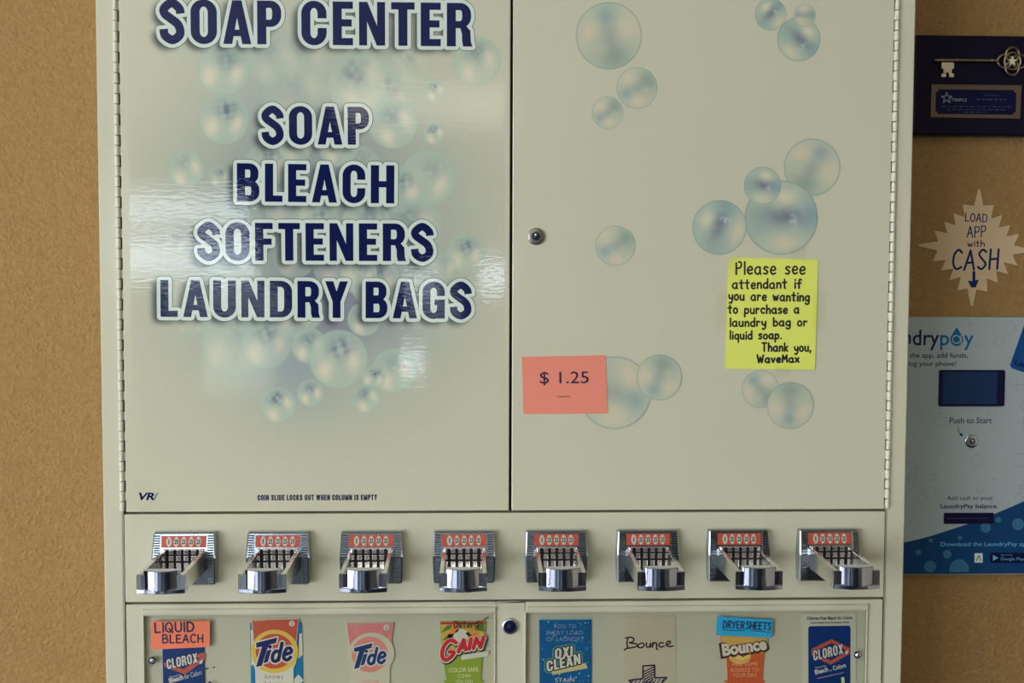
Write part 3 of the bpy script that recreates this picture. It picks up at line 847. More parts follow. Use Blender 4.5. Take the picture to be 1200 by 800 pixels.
# ------------------------------------------------------------------ packets behind the panes
BACK = 3.1
def shape(pts, Y): return [tuple(P(x, y, Y)) for x, y in pts]
def circ(cx, cy, r, n=40, ry=None): return [(cx + r * math.cos(2 * math.pi * k / n), cy + (ry or r) * math.sin(2 * math.pi * k / n)) for k in range(n)]
def flat(g, pts, Y, m): g.poly2(shape(pts, Y), Y, m)
def packet(name, label, cat, body_pts, m, thick=2.0, group=None, back=BACK, bname='packet_body', bevel=.7):
    c = P(body_pts[0][0], 850, back)
    xs = [p[0] for p in body_pts]
    b = P((min(xs) + max(xs)) / 2, max(p[1] for p in body_pts), back)
    t = empty(name, b[0], back - thick / 2, b[1]); tag(t, label, cat, group)
    g = G(); g.prism(shape(body_pts, back - thick), back - thick, back)
    g.build(bname, m, t, bevel=bevel)
    return t, back - thick
GR = 'sample packets behind the product windows'
BLUE = (16, 62, 132)
dk_blue = mat('packet_blue', alb(14, 50, 108), .3, var=(40, .3))
cyan_blue = mat('packet_cyan', alb(18, 112, 158), .35)
white_pk = mat('packet_white', alb(203, 201, 182), .4)
red_or = mat('packet_orange_red', alb(184, 82, 58), .4)
yellow = mat('packet_yellow', alb(214, 180, 72), .4)
pk_navy = mat('packet_navy', alb(26, 30, 86), .35)
pk_slate = mat('packet_grey_ink', alb(112, 112, 112), .5)
BOTP = 862
# 1  blue bleach packet under the orange note
t, Y = packet('bleach_packet', 'blue bleach packet under the orange handwritten note', 'packet', [(190, 752), (238.5, 750), (241.5, BOTP), (192, BOTP)], dk_blue, group=GR)
g = G()
Yd = Y - .12
flat(g, [(192, 776), (215, 784), (240, 767), (240, 772.5), (217, 790), (193, 781)], Yd, 1)
flat(g, [(226, 768.5), (239, 764), (240, 767), (233, 771)], Yd, 1)
blocktext(g, 'CLOROX', (196, 784), (232, 776), 11.5, Yd - .25, 2, o=.8, shear=.12)
blocktext(g, 'CLOROX', (196, 784), (232, 776), 11.5, Yd - .4, 0, shear=.12)
flat(g, [(233, 776), (237.5, 772), (237, 776.5), (234.5, 778)], Yd - .4, 0)
g.build('brand_lettering', [white_pk, red_or, pk_navy], t)
g = G()
text(g, 'Chlorine Free', (198.5, 794.6), (212, 791.5), 2.4, Yd, 0)
text(g, 'Bleach', (199, 800.5), (215.5, 795.6), 6, Yd, 0, offset=.03)
text(g, 'for Colors', (217, 795.5), (237, 790), 6, Yd, 0, shear=.2)
g.build('small_lettering', white_pk, t)
# 2  orange detergent packet with its blue backing card
t, Y = packet('backing_card', 'blue and white card standing behind the orange detergent packet', 'card', [(293, 729.5), (353.5, 729), (356.8, BOTP), (295, BOTP)], cyan_blue, thick=1.0, bname='card', bevel=.1)
g = G()
flat(g, [(351, 742), (353.9, 742), (354.8, 767), (349, 772)], Y - .1, 0)
flat(g, [(294, 738), (296, 738), (297, 778), (294.5, 780)], Y - .1, 0)
flat(g, [(350, 790), (356, 797), (349, 803), (345, 803), (344, 796)], Y - .1, 0)
g.build('printed_patches', white_pk, t)
t, Y = packet('detergent_packet', 'orange detergent packet with yellow rings and navy logo', 'packet',
              [(294.2, 725.5), (350.8, 724.5), (347.5, 752), (349.5, 764), (347.2, 777), (344.2, 783), (344.5, BOTP), (300, BOTP), (299, 785), (294.8, 773), (293.8, 763), (296.6, 751)], white_pk, thick=1.5, group=GR, back=2.1)
g = G(); Yd = Y - .12
flat(g, [(295.2, 726.3), (349.8, 725.3), (346.4, 753), (344, 762), (299, 762), (297.6, 752)], Yd, 1)
flat(g, circ(321.8, 763, 27.6, 48, 25.5), Yd - .1, 2)
flat(g, circ(321.6, 762.8, 22, 48, 20.5), Yd - .2, 1)
flat(g, circ(342, 730.4, 3.3, 20), Yd - .1, 0)
text(g, '2', (340.8, 732.3), (343.2, 732.2), 3.8, Yd - .2, 3)
text(g, 'CONCENTRATED', (296, 727.9), (311, 727.6), 1.2, Yd - .2, 0)
g.build('logo_rings', [white_pk, red_or, yellow, ink], t, label='yellow ring around an orange disc')
def tide(t, Y, dx, dy, s, m_out, m_in):
    g = G()
    f = lambda x, y: (321.5 + dx + (x - 321.5) * s, 763 + dy + (y - 763) * s)
    T1 = [f(*p) for p in [(300.2, 753.0), (324.8, 746.6), (323.4, 753.2), (314.9, 755.2), (306.8, 779.8), (300.0, 781.2), (307.0, 757.4), (300.4, 758.6)]]
    I1 = [f(*p) for p in [(313.0, 762.0), (318.2, 760.6), (313.8, 775.4), (308.6, 776.8)]]
    for q, big in ((T1, 0), (I1, 0)):
        pts = shape(q, Y - .35); pen(g, pts + [pts[0]], 3.2 * s, Y - .35, 1); g.poly2(pts, Y - .35, 1)
        g.poly2(shape(q, Y - .5), Y - .5, 0)
    cdot = shape(circ(*f(316.4, 757.5), 2.3 * s, 18), Y - .5); g.poly2(cdot, Y - .5, 0)
    pen(g, [tuple(P(*f(316.4, 757.5), Y - .35))] * 2, 7.4 * s, Y - .35, 1, 18)
    # d and e
    for w, z, m in ((8.6, .35, 1), (4.6, .5, 0)):
        for q in ([(330.6, 753.5), (326.2, 773.2)], catmull([(327.8, 764.4), (323.6, 762.6), (319.8, 767), (319.6, 773), (323.4, 774.6), (326.6, 771)], 5),
                  catmull([(334.2, 766.6), (341.2, 763.8), (340.2, 759.6), (336.4, 759.6), (333.2, 765), (332.8, 771), (336.6, 773), (340.6, 769.8)], 5)):
            pen(g, [tuple(P(*f(*p), Y - z)) for p in q], w * s * .9, Y - z, m, 10)
    g.build('brand_lettering', [m_in, m_out], t, label='slanted navy brand lettering')
tide(t, Y, 0, 0, 1.0, white_pk, pk_navy)
g = G(); text(g, 'knows', (310.6, 795), (331.8, 795), 5.6, Yd, 0, spacing=1.15); text(g, 'fabrics', (309.6, 803.5), (332, 803.5), 5.6, Yd, 0, spacing=1.15)
g.build('small_lettering', pk_slate, t)
# 3  faded pink detergent packet
pink = mat('packet_pink', alb(202, 122, 120), .4, var=(80, .12)); salmon = mat('packet_salmon', alb(206, 134, 118), .4)
cream_pk = mat('packet_cream', alb(192, 189, 162), .4)
t, Y = packet('detergent_packet', 'faded pink and cream detergent packet with a pale ring', 'packet',
              [(405.5, 729.5), (462, 728.8), (458.5, 755), (461.8, 766), (457, 783), (457.5, BOTP), (412, BOTP), (411.5, 784), (408, 768), (408.6, 752)], cream_pk, thick=2.0, group=GR)
g = G(); Yd = Y - .12
flat(g, [(406.4, 730.2), (461.2, 729.6), (457.8, 756), (455, 762), (412, 762), (409.6, 753)], Yd, 1)
flat(g, circ(435.5, 765.5, 26.6, 48, 24.5), Yd - .1, 2)
flat(g, circ(433.4, 766.6, 21.4, 48, 21), Yd - .2, 3)
flat(g, circ(452.6, 735, 3.4, 20), Yd - .1, 0); text(g, '2', (451.4, 737), (453.8, 736.9), 3.8, Yd - .2, 4)
for x, y, r in ((416.5, 738.5, 3.6), (446, 741, 2.6), (409.8, 748, 2), (456, 747, 2.4)): flat(g, circ(x, y, r, 18), Yd - .1, 3)
text(g, 'CONCENTRATED', (408, 733.3), (424, 732.8), 1.3, Yd - .1, 2)
g.build('logo_rings', [white_pk, pink, cream_pk, salmon, ink], t, label='cream ring around a salmon disc')
tide(t, Y, 112.2, 4.6, .88, white_pk, mat('packet_teal_navy', alb(28, 54, 104), .35))
g = G(); text(g, 'HIGHER', (424, 800), (444, 800), 4, Yd, 0, spacing=1.1); g.build('small_lettering', salmon, t)
# 4  green detergent packet
green = mat('packet_green', alb(136, 156, 52), .4)
leafy = mat('packet_citrus_print', alb(214, 164, 70), .4, var=(150, .45))
gain_red = mat('packet_red', alb(194, 44, 52), .35)
t, Y = packet('detergent_packet', 'green detergent packet with a citrus picture and red logo', 'packet',
              [(515.2, 728), (569.8, 728), (565.3, 775), (563.8, 797), (567.5, 798), (563.5, 802), (562, BOTP), (527, BOTP), (524, 803), (519, 797.5), (523, 797), (518.4, 766)], green, thick=2.0, group=GR)
g = G(); Yd = Y - .12
flat(g, [(516, 728.8), (569, 728.8), (566.4, 764), (518.8, 764)], Yd, 0)
for q, m in (([(517, 741), (523, 733), (530, 731), (527, 737)], 1), ([(518, 750), (526, 743), (533, 742), (528, 749)], 1), ([(557, 733), (567, 730), (568, 740), (560, 738)], 1), ([(519, 757), (526, 748), (530, 750), (524, 760)], 1),
             (circ(540, 745, 8.5), 2), ([(516, 729), (569, 728.8), (569, 731), (516, 731.4)], 4), (circ(533, 736, 5), 3), (circ(556, 746, 5.5), 3), (circ(527, 744, 3.4), 3)):
    flat(g, q, Yd - .08, m)
g.build('citrus_picture', [leafy, mat('packet_leaf', alb(86, 118, 52), .4), white_pk, mat('packet_orange', alb(214, 128, 62), .4), gain_red], t, label='orange and green citrus picture')
g = G()
for z, w, m, ox, oy in ((.30, 7.6, 3, 1.0, 2.0), (.42, 6.8, 1, 0, .4), (.56, 4.7, 0, 0, 0)):
    for q in (catmull([(534.2, 752.8), (530.6, 750.4), (524.8, 751.4), (519.4, 759), (518.2, 768), (521.6, 773), (527.4, 770.6), (532.0, 764.2), (526.6, 763.6)], 5),
              [(537.4, 763.2), (543.4, 749.6), (545.6, 760.8)], [(539.4, 758.8), (545, 757.6)], [(552.0, 748.6), (549.6, 760.2)], [(554.8, 759.2), (558.2, 747.6), (563.2, 758.2), (566.8, 746.4)]):
        pen(g, [tuple(P(p[0] + ox, p[1] + oy, Y - z)) for p in q], w, Y - z, m, 12)
flat(g, [(540, 767.5), (572.5, 762.6), (573, 766.6), (570, 769), (541, 773)], Y - .28, 1)
flat(g, [(545.5, 741.5), (549, 740.2), (552.6, 744.2), (549.2, 745.8)], Y - .3, 2)
g.build('brand_lettering', [gain_red, white_pk, ink, mat('packet_dark_green', alb(24, 62, 58), .4)], t, label='red brand lettering edged in white')
g = G(); pale_gr = mat('packet_pale_green', alb(208, 212, 168), .4)
text(g, 'COLOR SAFE', (526, 787.6), (560.5, 786.6), 5.2, Yd, 0, offset=.012); text(g, 'CLEAN', (536, 793.8), (551.5, 793.4), 4.6, Yd, 0); text(g, 'YOU CAN', (533.6, 800.6), (554, 800.2), 4.6, Yd, 0)
g.build('small_lettering', pale_gr, t)
# 5  blue stain remover packet
t, Y = packet('stain_remover_packet', 'blue speckled stain remover packet with white and gold lettering', 'packet', [(631.8, 725.8), (693.2, 725.4), (693.6, BOTP), (632.6, BOTP)], mat('packet_sea_blue', alb(16, 88, 136), .35, var=(70, .35)), group=GR)
g = G(); Yd = Y - .12
flat(g, [(631.2, 725.2), (693.6, 724.8), (693.6, 725.8), (631.2, 726.2)], Yd, 0)
rs = random.Random(3)
for k in range(70):
    x, y = rs.uniform(633.5, 692), rs.uniform(728, 799); r = rs.choice([.35, .45, .6, .9]); flat(g, circ(x, y, r, 8, r * 1.35), Yd, 0)
g.build('speckle_print', mat('packet_light_blue', alb(124, 180, 196), .4), t)
g = G()
flat(g, [(646.5, 785), (686.5, 776.6), (688.6, 782.8), (668, 786.5), (647, 790.6)], Yd - .12, 2)
for s, a, b, hh in (('OXI', (650.4, 772.0), (671, 768.6), 12.2), ('CLEAN', (641.0, 786.8), (680.4, 777.4), 12.4)):
    blocktext(g, s, a, b, hh, Yd - .06, 3, o=3.0, shear=.16); blocktext(g, s, a, b, hh, Yd - .25, 1, o=1.5, shear=.16); blocktext(g, s, a, b, hh, Yd - .4, 0, o=.15, shear=.16)
g.build('brand_lettering', [white_pk, ink, mat('packet_gold', alb(196, 184, 124), .4), mat('packet_glow', alb(92, 142, 142), .4)], t, label='white brand lettering edged in black over a gold ribbon')
g = G()
for s, a, b in (('ADD TO', (649, 736), (675.2, 735.8)), ('EVERY LOAD', (640.6, 743.6), (683.2, 743.2)), ('OF LAUNDRY', (640, 751.2), (684.6, 750.8))): text(g, s, a, b, 5.0, Yd - .08, 0, spacing=1.1)
text(g, 'STAIN', (650.5, 799), (673, 798.6), 5, Yd - .08, 1)
g.build('small_lettering', [mat('packet_slate_blue', alb(132, 150, 172), .4), white_pk], t)
# 6  hand drawn card
t, Y = packet('handwritten_card', 'beige card with a handwritten word and an arrow drawn in black pen', 'card', [(730.5, 722.5), (791.6, 721.6), (793.2, BOTP), (732, BOTP)], mat('beige_card', alb(182, 173, 146), .7, var=(30, .05)), thick=.8, group=None, back=3.1, bname='card', bevel=.1)
g = G(); Yd = Y - .12
for q in (catmull([(736.2, 746.8), (734.6, 753), (735.8, 759.2)], 4), catmull([(733, 747.6), (738, 746.4), (742.6, 748), (741.6, 751.6), (737.6, 752.8), (745.6, 754.2), (746, 757.2), (739, 758.8), (734.2, 759.6), (731.6, 761.6)], 5),
          catmull([(751, 753.4), (747.6, 756), (749, 758.6), (753, 758.2), (755, 755.4), (753, 753.2), (751, 753.4)], 5), catmull([(757.6, 753), (757.8, 757.6), (760.8, 757.8), (762.4, 753.6), (762.6, 758)], 5),
          catmull([(765, 752.6), (764.6, 758), (765.4, 754.6), (768, 752.6), (769.6, 755), (769.2, 759.6), (771, 760.6)], 5), catmull([(777.6, 753.2), (773.8, 753.2), (772, 756), (774.6, 758), (778.6, 756.6)], 5),
          catmull([(780.6, 755.4), (785.4, 753.4), (784.6, 751), (781.6, 752.2), (781.2, 756), (785, 757.4), (789, 756.4)], 5)):
    pen(g, [tuple(P(*p, Yd)) for p in q], 1.8, Yd)
g.build('handwriting', ink, t, label='handwritten word in black pen')
g = G()
arrow = [(753.6, 780), (767.2, 779.2), (767.4, 793.8), (781.4, 793.6), (759.6, 818), (737, 797), (753.4, 794.8)]
pen(g, shape(arrow + [arrow[0]], Yd), 1.9, Yd)
for k in range(7):
    a = (753.6 + 0, 786 + 3.1 * k); pen(g, [tuple(P(754 + k * .3, 790 + 3.0 * k - 3, Yd)), tuple(P(766.5 - .2 * k, 781 + 3.0 * k, Yd))], 1.5, Yd)
for k in range(9): pen(g, [tuple(P(741 + 4.4 * k - 2, 801, Yd)), tuple(P(741 + 4.4 * k + 1.5, 795.4, Yd))], 1.2, Yd)
g.build('drawn_arrow', navy_ink, t, label='hatched arrow drawn in pen')
# 7  orange dryer sheet packet
orange_pk = mat('packet_deep_orange', alb(192, 92, 52), .4, var=(30, .12))
sun = mat('packet_sun', alb(220, 168, 84), .4, var=(60, .15))
t, Y = packet('dryer_sheet_packet', 'orange dryer sheet packet under the blue handwritten note', 'packet',
              [(845, 742), (897, 742), (900.5, 752), (898, 763), (895.8, 765), (893.6, 797), (897.5, 798), (892.5, 802), (891, BOTP), (856, BOTP), (854.4, 802), (848, 798), (852.8, 797), (851.6, 770), (845, 768)], orange_pk, thick=2.0, group=GR)
g = G(); Yd = Y - .12
flat(g, [(845.4, 742), (896.6, 742), (900, 752), (897, 764), (851.4, 769), (845.6, 768)], Yd, 0)
flat(g, circ(867, 769, 13, 30, 9), Yd - .05, 0)
flat(g, circ(869, 766, 10, 30, 7), Yd - .1, 1)
g.build('sunrise_picture', [sun, mat('packet_sun_core', alb(232, 194, 100), .4)], t, label='yellow glow behind the lettering')
g = G()
text(g, 'Bounce', (846.4, 769.8), (899.4, 761.4), 15.4, Yd - .25, 1, offset=.12, ref=.02); text(g, 'Bounce', (847.6, 768.4), (898.6, 760.6), 14.4, Yd - .4, 0, offset=.045, ref=.02)
g.build('brand_lettering', [white_pk, mat('packet_maroon', alb(84, 40, 36), .4)], t, label='white brand lettering edged in maroon')
g = G(); peach = mat('packet_peach', alb(222, 172, 128), .4)
for s, a, b in (('ADD SOME', (858, 780), (887.6, 779.6)), ('BOUNCE TO', (856.2, 787), (889, 786.6)), ('YOUR DAY', (858.6, 793.2), (886.6, 792.8))): text(g, s, a, b, 4.6, Yd - .1, 0, spacing=1.1)
g.build('small_lettering', peach, t)
# 8  blue bleach card on the right
t, Y = packet('bleach_packet', 'blue bleach packet on the white card at the right end', 'packet',
              [(940, 719), (1003, 718.4), (1004, BOTP), (941, BOTP)], mat('bright_card', alb(192, 191, 168), .5), thick=1.2, group=None, bname='card', bevel=.1)
g = G(); Yd = Y - .12
pts = [(949.2, 733.4), (995, 732.8), (996.8, 735), (996.4, BOTP - 1), (947.4, BOTP - 1), (947.2, 735.4)]
flat(g, pts, Yd, 0)
flat(g, [(951, 760), (974.6, 748.6), (996.4, 759.4), (995.6, 766), (973.6, 778.6), (951, 768)], Yd - .1, 1)
flat(g, [(957, 762), (974.6, 753), (990, 761), (990, 764.6), (973.8, 773.6), (957, 766.6)], Yd - .2, 0)
g.build('blue_panel', [dk_blue, red_or], t, label='blue printed panel with an orange diamond')
g = G()
blocktext(g, 'CLOROX', (953.6, 774), (988.4, 765.6), 12.0, Yd - .35, 1, o=.8, shear=.12); blocktext(g, 'CLOROX', (953.6, 774), (988.4, 765.6), 12.0, Yd - .5, 0, shear=.12)
flat(g, [(990, 764), (994, 761), (993.6, 765), (991.4, 766.6)], Yd - .5, 0)
text(g, 'Chlorine Free', (955.6, 783.2), (968.4, 780.6), 2.2, Yd - .1, 0); text(g, 'Bleach', (955.6, 790.4), (970.8, 786.2), 6, Yd - .1, 0, offset=.03); text(g, 'for', (972, 786.6), (975.4, 785.8), 2.4, Yd - .1, 0); text(g, 'Colors', (976.6, 785.4), (991.6, 781.6), 5.6, Yd - .1, 0, offset=.02)
pen(g, shape([(958, 794.6), (988.6, 787.8)], Yd - .1), .8, Yd - .1, 2)
text(g, '1', (986.2, 801), (990, 800.6), 8, Yd - .1, 3, offset=.03)
g.build('brand_lettering', [white_pk, pk_navy, mat('packet_pink_line', alb(188, 150, 160), .4), mat('packet_lime', alb(190, 214, 130), .4)], t, label='white slanted brand lettering')
g = G()
text(g, 'Chlorine Free Bleach for Colors', (945.4, 726.2), (998.8, 725.4), 4.2, Yd, 0, offset=.03); text(g, 'Cleans Better than Detergent Alone', (949.8, 731.2), (995, 730.4), 3.0, Yd, 0, offset=.03)
g.build('small_lettering', navy_ink, t)

# ------------------------------------------------------------------ notes stuck on the machine
tape_m = clear_mat('clear_tape', (0.992, 0.992, 0.98), 1.12, .25)
def note(name, label, pts, m, Y, curl=0.0, thick=.25):
    """paper sheet from four corners (tl, tr, br, bl); curl lifts the top-left corner"""
    A, B, D_, E_ = (P(*p, Y) for p in pts)
    n = 14; f = G(); vs = []
    for back in (0, 1):
        for j in range(n + 1):
            for i in range(n + 1):
                s, t = i / n, j / n
                q = (A * (1 - s) + B * s) * (1 - t) + (E_ * (1 - s) + D_ * s) * t
                lift = curl * max(0, 1 - (s * 8 + t * 4.5)) ** 1.5
                wav = .35 * math.sin(s * 3.1 + t * 2) * (1 if curl else .5)
                q = q + np.array([lift * .35, -lift * .35])
                vs.append((q[0], Y - lift - abs(wav) + (thick if back else 0), q[1]))
    N = (n + 1) ** 2; fs = []
    for j in range(n):
        for i in range(n):
            a = j * (n + 1) + i; b, c, d = a + 1, a + n + 2, a + n + 1
            fs.append((a, d, c, b)); fs.append((N + a, N + b, N + c, N + d))
    edge = [j for j in range(n)] + [n + j * (n + 1) for j in range(n)] + [n * (n + 1) + n - j for j in range(n)] + [(n - j) * (n + 1) for j in range(n)]
    for k in range(len(edge)): a, b = edge[k], edge[(k + 1) % len(edge)]; fs.append((a, b, N + b, N + a))
    c = (A + D_) / 2
    t = empty(name, c[0], Y, min(E_[1], D_[1])); tag(t, label, 'note')
    f.idx(vs, fs); f.build('paper', m, t, smooth=True, fix=True)
    return t
Yn = DF - .9
t = note('sticky_note', 'yellow handwritten note taped to the right upper door', [(853.2, 301.5), (958.8, 304), (955, 433), (849.8, 431.8)], mat('yellow_paper', alb(204, 212, 92), .7, var=(25, .03)), Yn, curl=3.0)
g = G(); Yi = Yn - .5
for s, a, b, hh, w in (('Please see', (862, 321.2), (943, 320.8), 14.5, 1.75), ('attendant if', (858.2, 338), (939, 337.4), 10.6, 1.7), ('you are wanting', (853.8, 351.2), (948, 352.6), 10.4, 1.7), ('to purchase a', (853.2, 367), (936, 367), 10.0, 1.7),
                       ('laundry bag or', (855.2, 382.4), (945.4, 381.6), 9.6, 1.7), ('liquid soap.', (855.2, 397.4), (915.2, 396.8), 9.6, 1.7), ('Thank you,', (893, 411.4), (950, 411.4), 9.6, 1.7), ('WaveMax', (887.4, 424.6), (936, 424.2), 8.6, 1.8)):
    hand(g, s, a, b, hh, Yi, w * 1.2, sp=.62, gap=.2)
g.build('handwriting', ink, t, label='black handwriting')
for q in ([(838.5, 343), (853, 342.6), (852.6, 386), (838, 386.4)], [(953, 341), (969, 340.6), (968.4, 385), (952.4, 385.4)]): g = G(); g.prism(shape(q, Yn - .55), Yn - .62, Yn - .54); g.build('clear_tape', tape_m, t)
for q in ([(926, 288), (944, 288.4), (943.6, 306), (925.8, 305.6)], [(908, 430), (925, 430.4), (924.8, 441), (907.6, 440.6)]): g = G(); g.prism(shape(q, Yn - .55), Yn - .62, Yn - .54); g.build('clear_tape', tape_m, t)
t = note('price_note', 'salmon pink price note stuck at the left of the right upper door', [(611.6, 418), (709.8, 416.2), (712.2, 484.2), (613.4, 485)], mat('salmon_paper', alb(222, 126, 104), .7, var=(20, .04)), Yn)
g = G()
text(g, '$ 1.25', (632.6, 451.6), (689.8, 451.0), 16.2, Yn - .5, 0)
text(g, '5 quarters', (652.8, 466), (667.8, 465.8), 2.6, Yn - .5, 0)
g.build('printed_price', navy_ink, t, label='black printed price')
Yn2 = DF - 1.4
t = note('paper_note', 'orange handwritten note on the left window above the blue bleach packet', [(176.8, 727.8), (246, 727.2), (245.8, 757.6), (177.2, 761)], mat('orange_paper', alb(216, 112, 78), .7, var=(20, .04)), Yn2)
g = G()
hand(g, 'LIQUID', (181, 740.8), (227, 739.4), 11.0, Yn2 - .5, 1.9); hand(g, 'BLEACH', (190.2, 753), (237.4, 752.6), 9.6, Yn2 - .5, 1.6)
g.build('handwriting', navy_ink, t, label='dark handwriting')
t = note('paper_note', 'bright blue handwritten note on the right window above the orange packet', [(840.6, 721.8), (905.4, 726), (904.4, 747.2), (839, 744)], mat('blue_paper', alb(28, 140, 176), .7, var=(60, .08)), Yn2)
g = G()
hand(g, 'DRYER SHEETS', (847, 735.4), (903, 737.8), 8.4, Yn2 - .5, 1.35, sp=.1)
for a, b in (((847, 738), (873, 738.8)), ((880, 738.6), (902.4, 740.6))): pen(g, shape([a, b], Yn2 - .5), .8, Yn2 - .5)
g.build('handwriting', navy_ink, t, label='dark underlined handwriting')
# marker scrawl on the window over the green packet
g = G(); Ym = DF - 1.1
hand(g, 'Deterg', (532, 735.4), (560, 734.6), 8.0, Ym, 1.3)
pen(g, shape(catmull([(557, 729.6), (562, 727.4), (564.6, 728.6), (567.6, 725.4), (572, 723.2)], 4), Ym), 1.2, Ym)
g.build('marker_scrawl', mat('marker_ink', alb(72, 34, 30), .5), lower_door, label='handwritten marker word on the pane')
g = G()
for x, y, r in ((241.8, 783.2, 1.3), (250.8, 781.8, 1.1), (243.8, 782.6, .8)): flat(g, circ(x, y, r, 12), Ym, 0)
flat(g, [(243, 800), (246, 797.6), (250, 801), (246, 806)], Ym, 0)
g.build('ink_spots', navy_ink, lower_door, label='dark ink spots on the pane')

# ------------------------------------------------------------------ the wall at the right
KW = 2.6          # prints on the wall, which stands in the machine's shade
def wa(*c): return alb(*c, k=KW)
# ---- award plaque
WY = WALL_Y
lacq = mat('navy_lacquer', (0.006, 0.005, 0.022), .3, spec=.2)
brass = mat('polished_brass', (0.80, 0.66, 0.34), .22, metal=1.0)
old_brass = mat('antique_brass', (0.42, 0.34, 0.22), .3, metal=1.0)
c = P(1170, 160, WY)
plaque = empty('award_plaque', c[0], WY - 10, c[1]); tag(plaque, 'dark navy wall plaque with a large brass key', 'plaque')
def wrect(xa, ya, xb, yb, Y):
    a, b = P(xa, ya, Y), P(xb, yb, Y); return a[0], b[0], b[1], a[1]
x0, x1, h0, h1 = wrect(1071.5, 40.2, 1290, 160, WY - 18)
g = G(); g.box(x0, x1, WY - 18, WY, h0, h1); g.build('board', lacq, plaque, bevel=3.5, seg=3)
Yk = WY - 22
key = empty('ceremonial_key', *[*P(1160, 72, Yk)][:1], Yk, P(1160, 90, Yk)[1], plaque)
def wp(x, y, Y=Yk): q = P(x, y, Y); return (q[0], Y, q[1])
g = G(); g.tube([wp(1098, 70.6), wp(1170, 71.2)], 2.1, 12)
for x, r in ((1097, 2.0), (1104, 2.5), (1121.5, 2.5), (1162.5, 2.6), (1167.5, 2.4)):
    q = wp(x, 70.6 + (x - 1098) * .008); v = []
    for i in range(9):
        a = math.pi * i / 8
        for k in range(12): b = 2 * math.pi * k / 12; v.append((q[0] + r * math.cos(a), q[1] + r * math.sin(a) * math.cos(b), q[2] + r * math.sin(a) * math.sin(b)))
    g.idx(v, [(i * 12 + k, i * 12 + (k + 1) % 12, (i + 1) * 12 + (k + 1) % 12, (i + 1) * 12 + k) for i in range(8) for k in range(12)])
g.build('key_shaft', old_brass, key, smooth=True)
g = G(); g.prism(shape([(1104, 73), (1118, 73.2), (1118, 80.4), (1115.6, 80.4), (1115.6, 86), (1118, 86), (1118, 90.2), (1112.8, 90.2), (1112.4, 84.6), (1109, 84.6), (1109, 90.2), (1103.8, 90.2), (1103.8, 86), (1106.2, 86), (1106.2, 80.4), (1104, 80.4)], Yk - 1.5), Yk - 1.5, Yk + 1.5)
g.build('key_bit', mat('highlight_brass', (1.0, 0.90, 0.58), .35, metal=.25), key, bevel=.4)  # highlight put into the colour: paler, less metallic brass
g = G(); q0 = P(1186, 71.8, Yk)
def loop(cx, cy, rx, ry, dz, r=1.5): g.tube([(cx + rx * math.cos(2 * math.pi * k / 40), Yk + dz, cy + ry * math.sin(2 * math.pi * k / 40)) for k in range(40)], r, 8, 0, True)
loop(q0[0], q0[1] + 9, 9.0, 9.5, 0); loop(q0[0], q0[1] - 9, 9.0, 9.5, 0); loop(q0[0] - 10, q0[1], 9.5, 9.0, .6); loop(q0[0] + 10, q0[1], 9.5, 9.0, .6); loop(q0[0], q0[1], 11, 11.5, -.8)
g.build('key_bow', old_brass, key, smooth=True)
g = G(); g.prism([(q0[0] + (7.4 if k % 2 == 0 else 3.0) * math.sin(math.pi * k / 5), q0[1] + (7.4 if k % 2 == 0 else 3.0) * math.cos(math.pi * k / 5)) for k in range(10)], Yk - 1.6, Yk + 1.2)
g.build('star', MATS['highlight_brass'], key, bevel=.3)
Yq = WY - 20.5
plate_pts = [(1092, 98.6), (1197.6, 99.8), (1195.6, 139.2), (1091, 137.6)]
g = G(); g.prism(shape(plate_pts, Yq), Yq, WY - 17.8); pl_ = g.build('name_plate', mat('bronze_plate', (0.22, 0.16, 0.11), .35, metal=.7), plaque, bevel=.6)
g = G()
inn = [(1100, 104.6), (1188, 105.6), (1188.6, 108), (1191, 108.6), (1190.4, 131.6), (1187.8, 132), (1187, 134.4), (1098.6, 133.4), (1098.4, 131), (1096.4, 130.4), (1096.8, 107.8), (1099.6, 107.2)]
flat(g, inn, Yq - .2, 0); g.build('plate_inlay', mat('deep_blue_plate', (0.004, 0.007, 0.05), .3, spec=.2), pl_)
g = G(); Yt = Yq - .35
st = [(1109.4 + (6.6 if k % 2 == 0 else 2.6) * math.sin(math.pi * k / 5), 114.8 - (6.6 if k % 2 == 0 else 2.6) * math.cos(math.pi * k / 5)) for k in range(10)]
pen(g, shape(st + [st[0]], Yt), 1.4, Yt)
text(g, 'TEMPLE', (1114.4, 118.6), (1133, 119), 3.6, Yt, 0, offset=.02)
text(g, 'Presented to', (1153.4, 112.2), (1170.4, 112.4), 1.8, Yt, 1)
rs = random.Random(9)
for a, b, y, amp in ((1144.4, 1178.6, 116.2, 1.2), (1103, 1184.6, 124.6, .7), (1109, 1178.6, 128.2, .7), (1130, 1156.6, 131.2, .7)):
    x = a
    while x < b:
        L = rs.uniform(3, 7); n = int(L / .6)
        pen(g, shape([(min(x + .6 * k, b), y + (amp if k % 2 else -amp) * rs.uniform(.4, 1) + (x - 1100) * .006) for k in range(n)], Yt), .45, Yt, 1, 6); x += L + 1.4
g.build('engraved_lettering', [mat('dull_silver', wa(88, 92, 104), .4), mat('dull_engraving', wa(52, 56, 80), .4)], pl_)

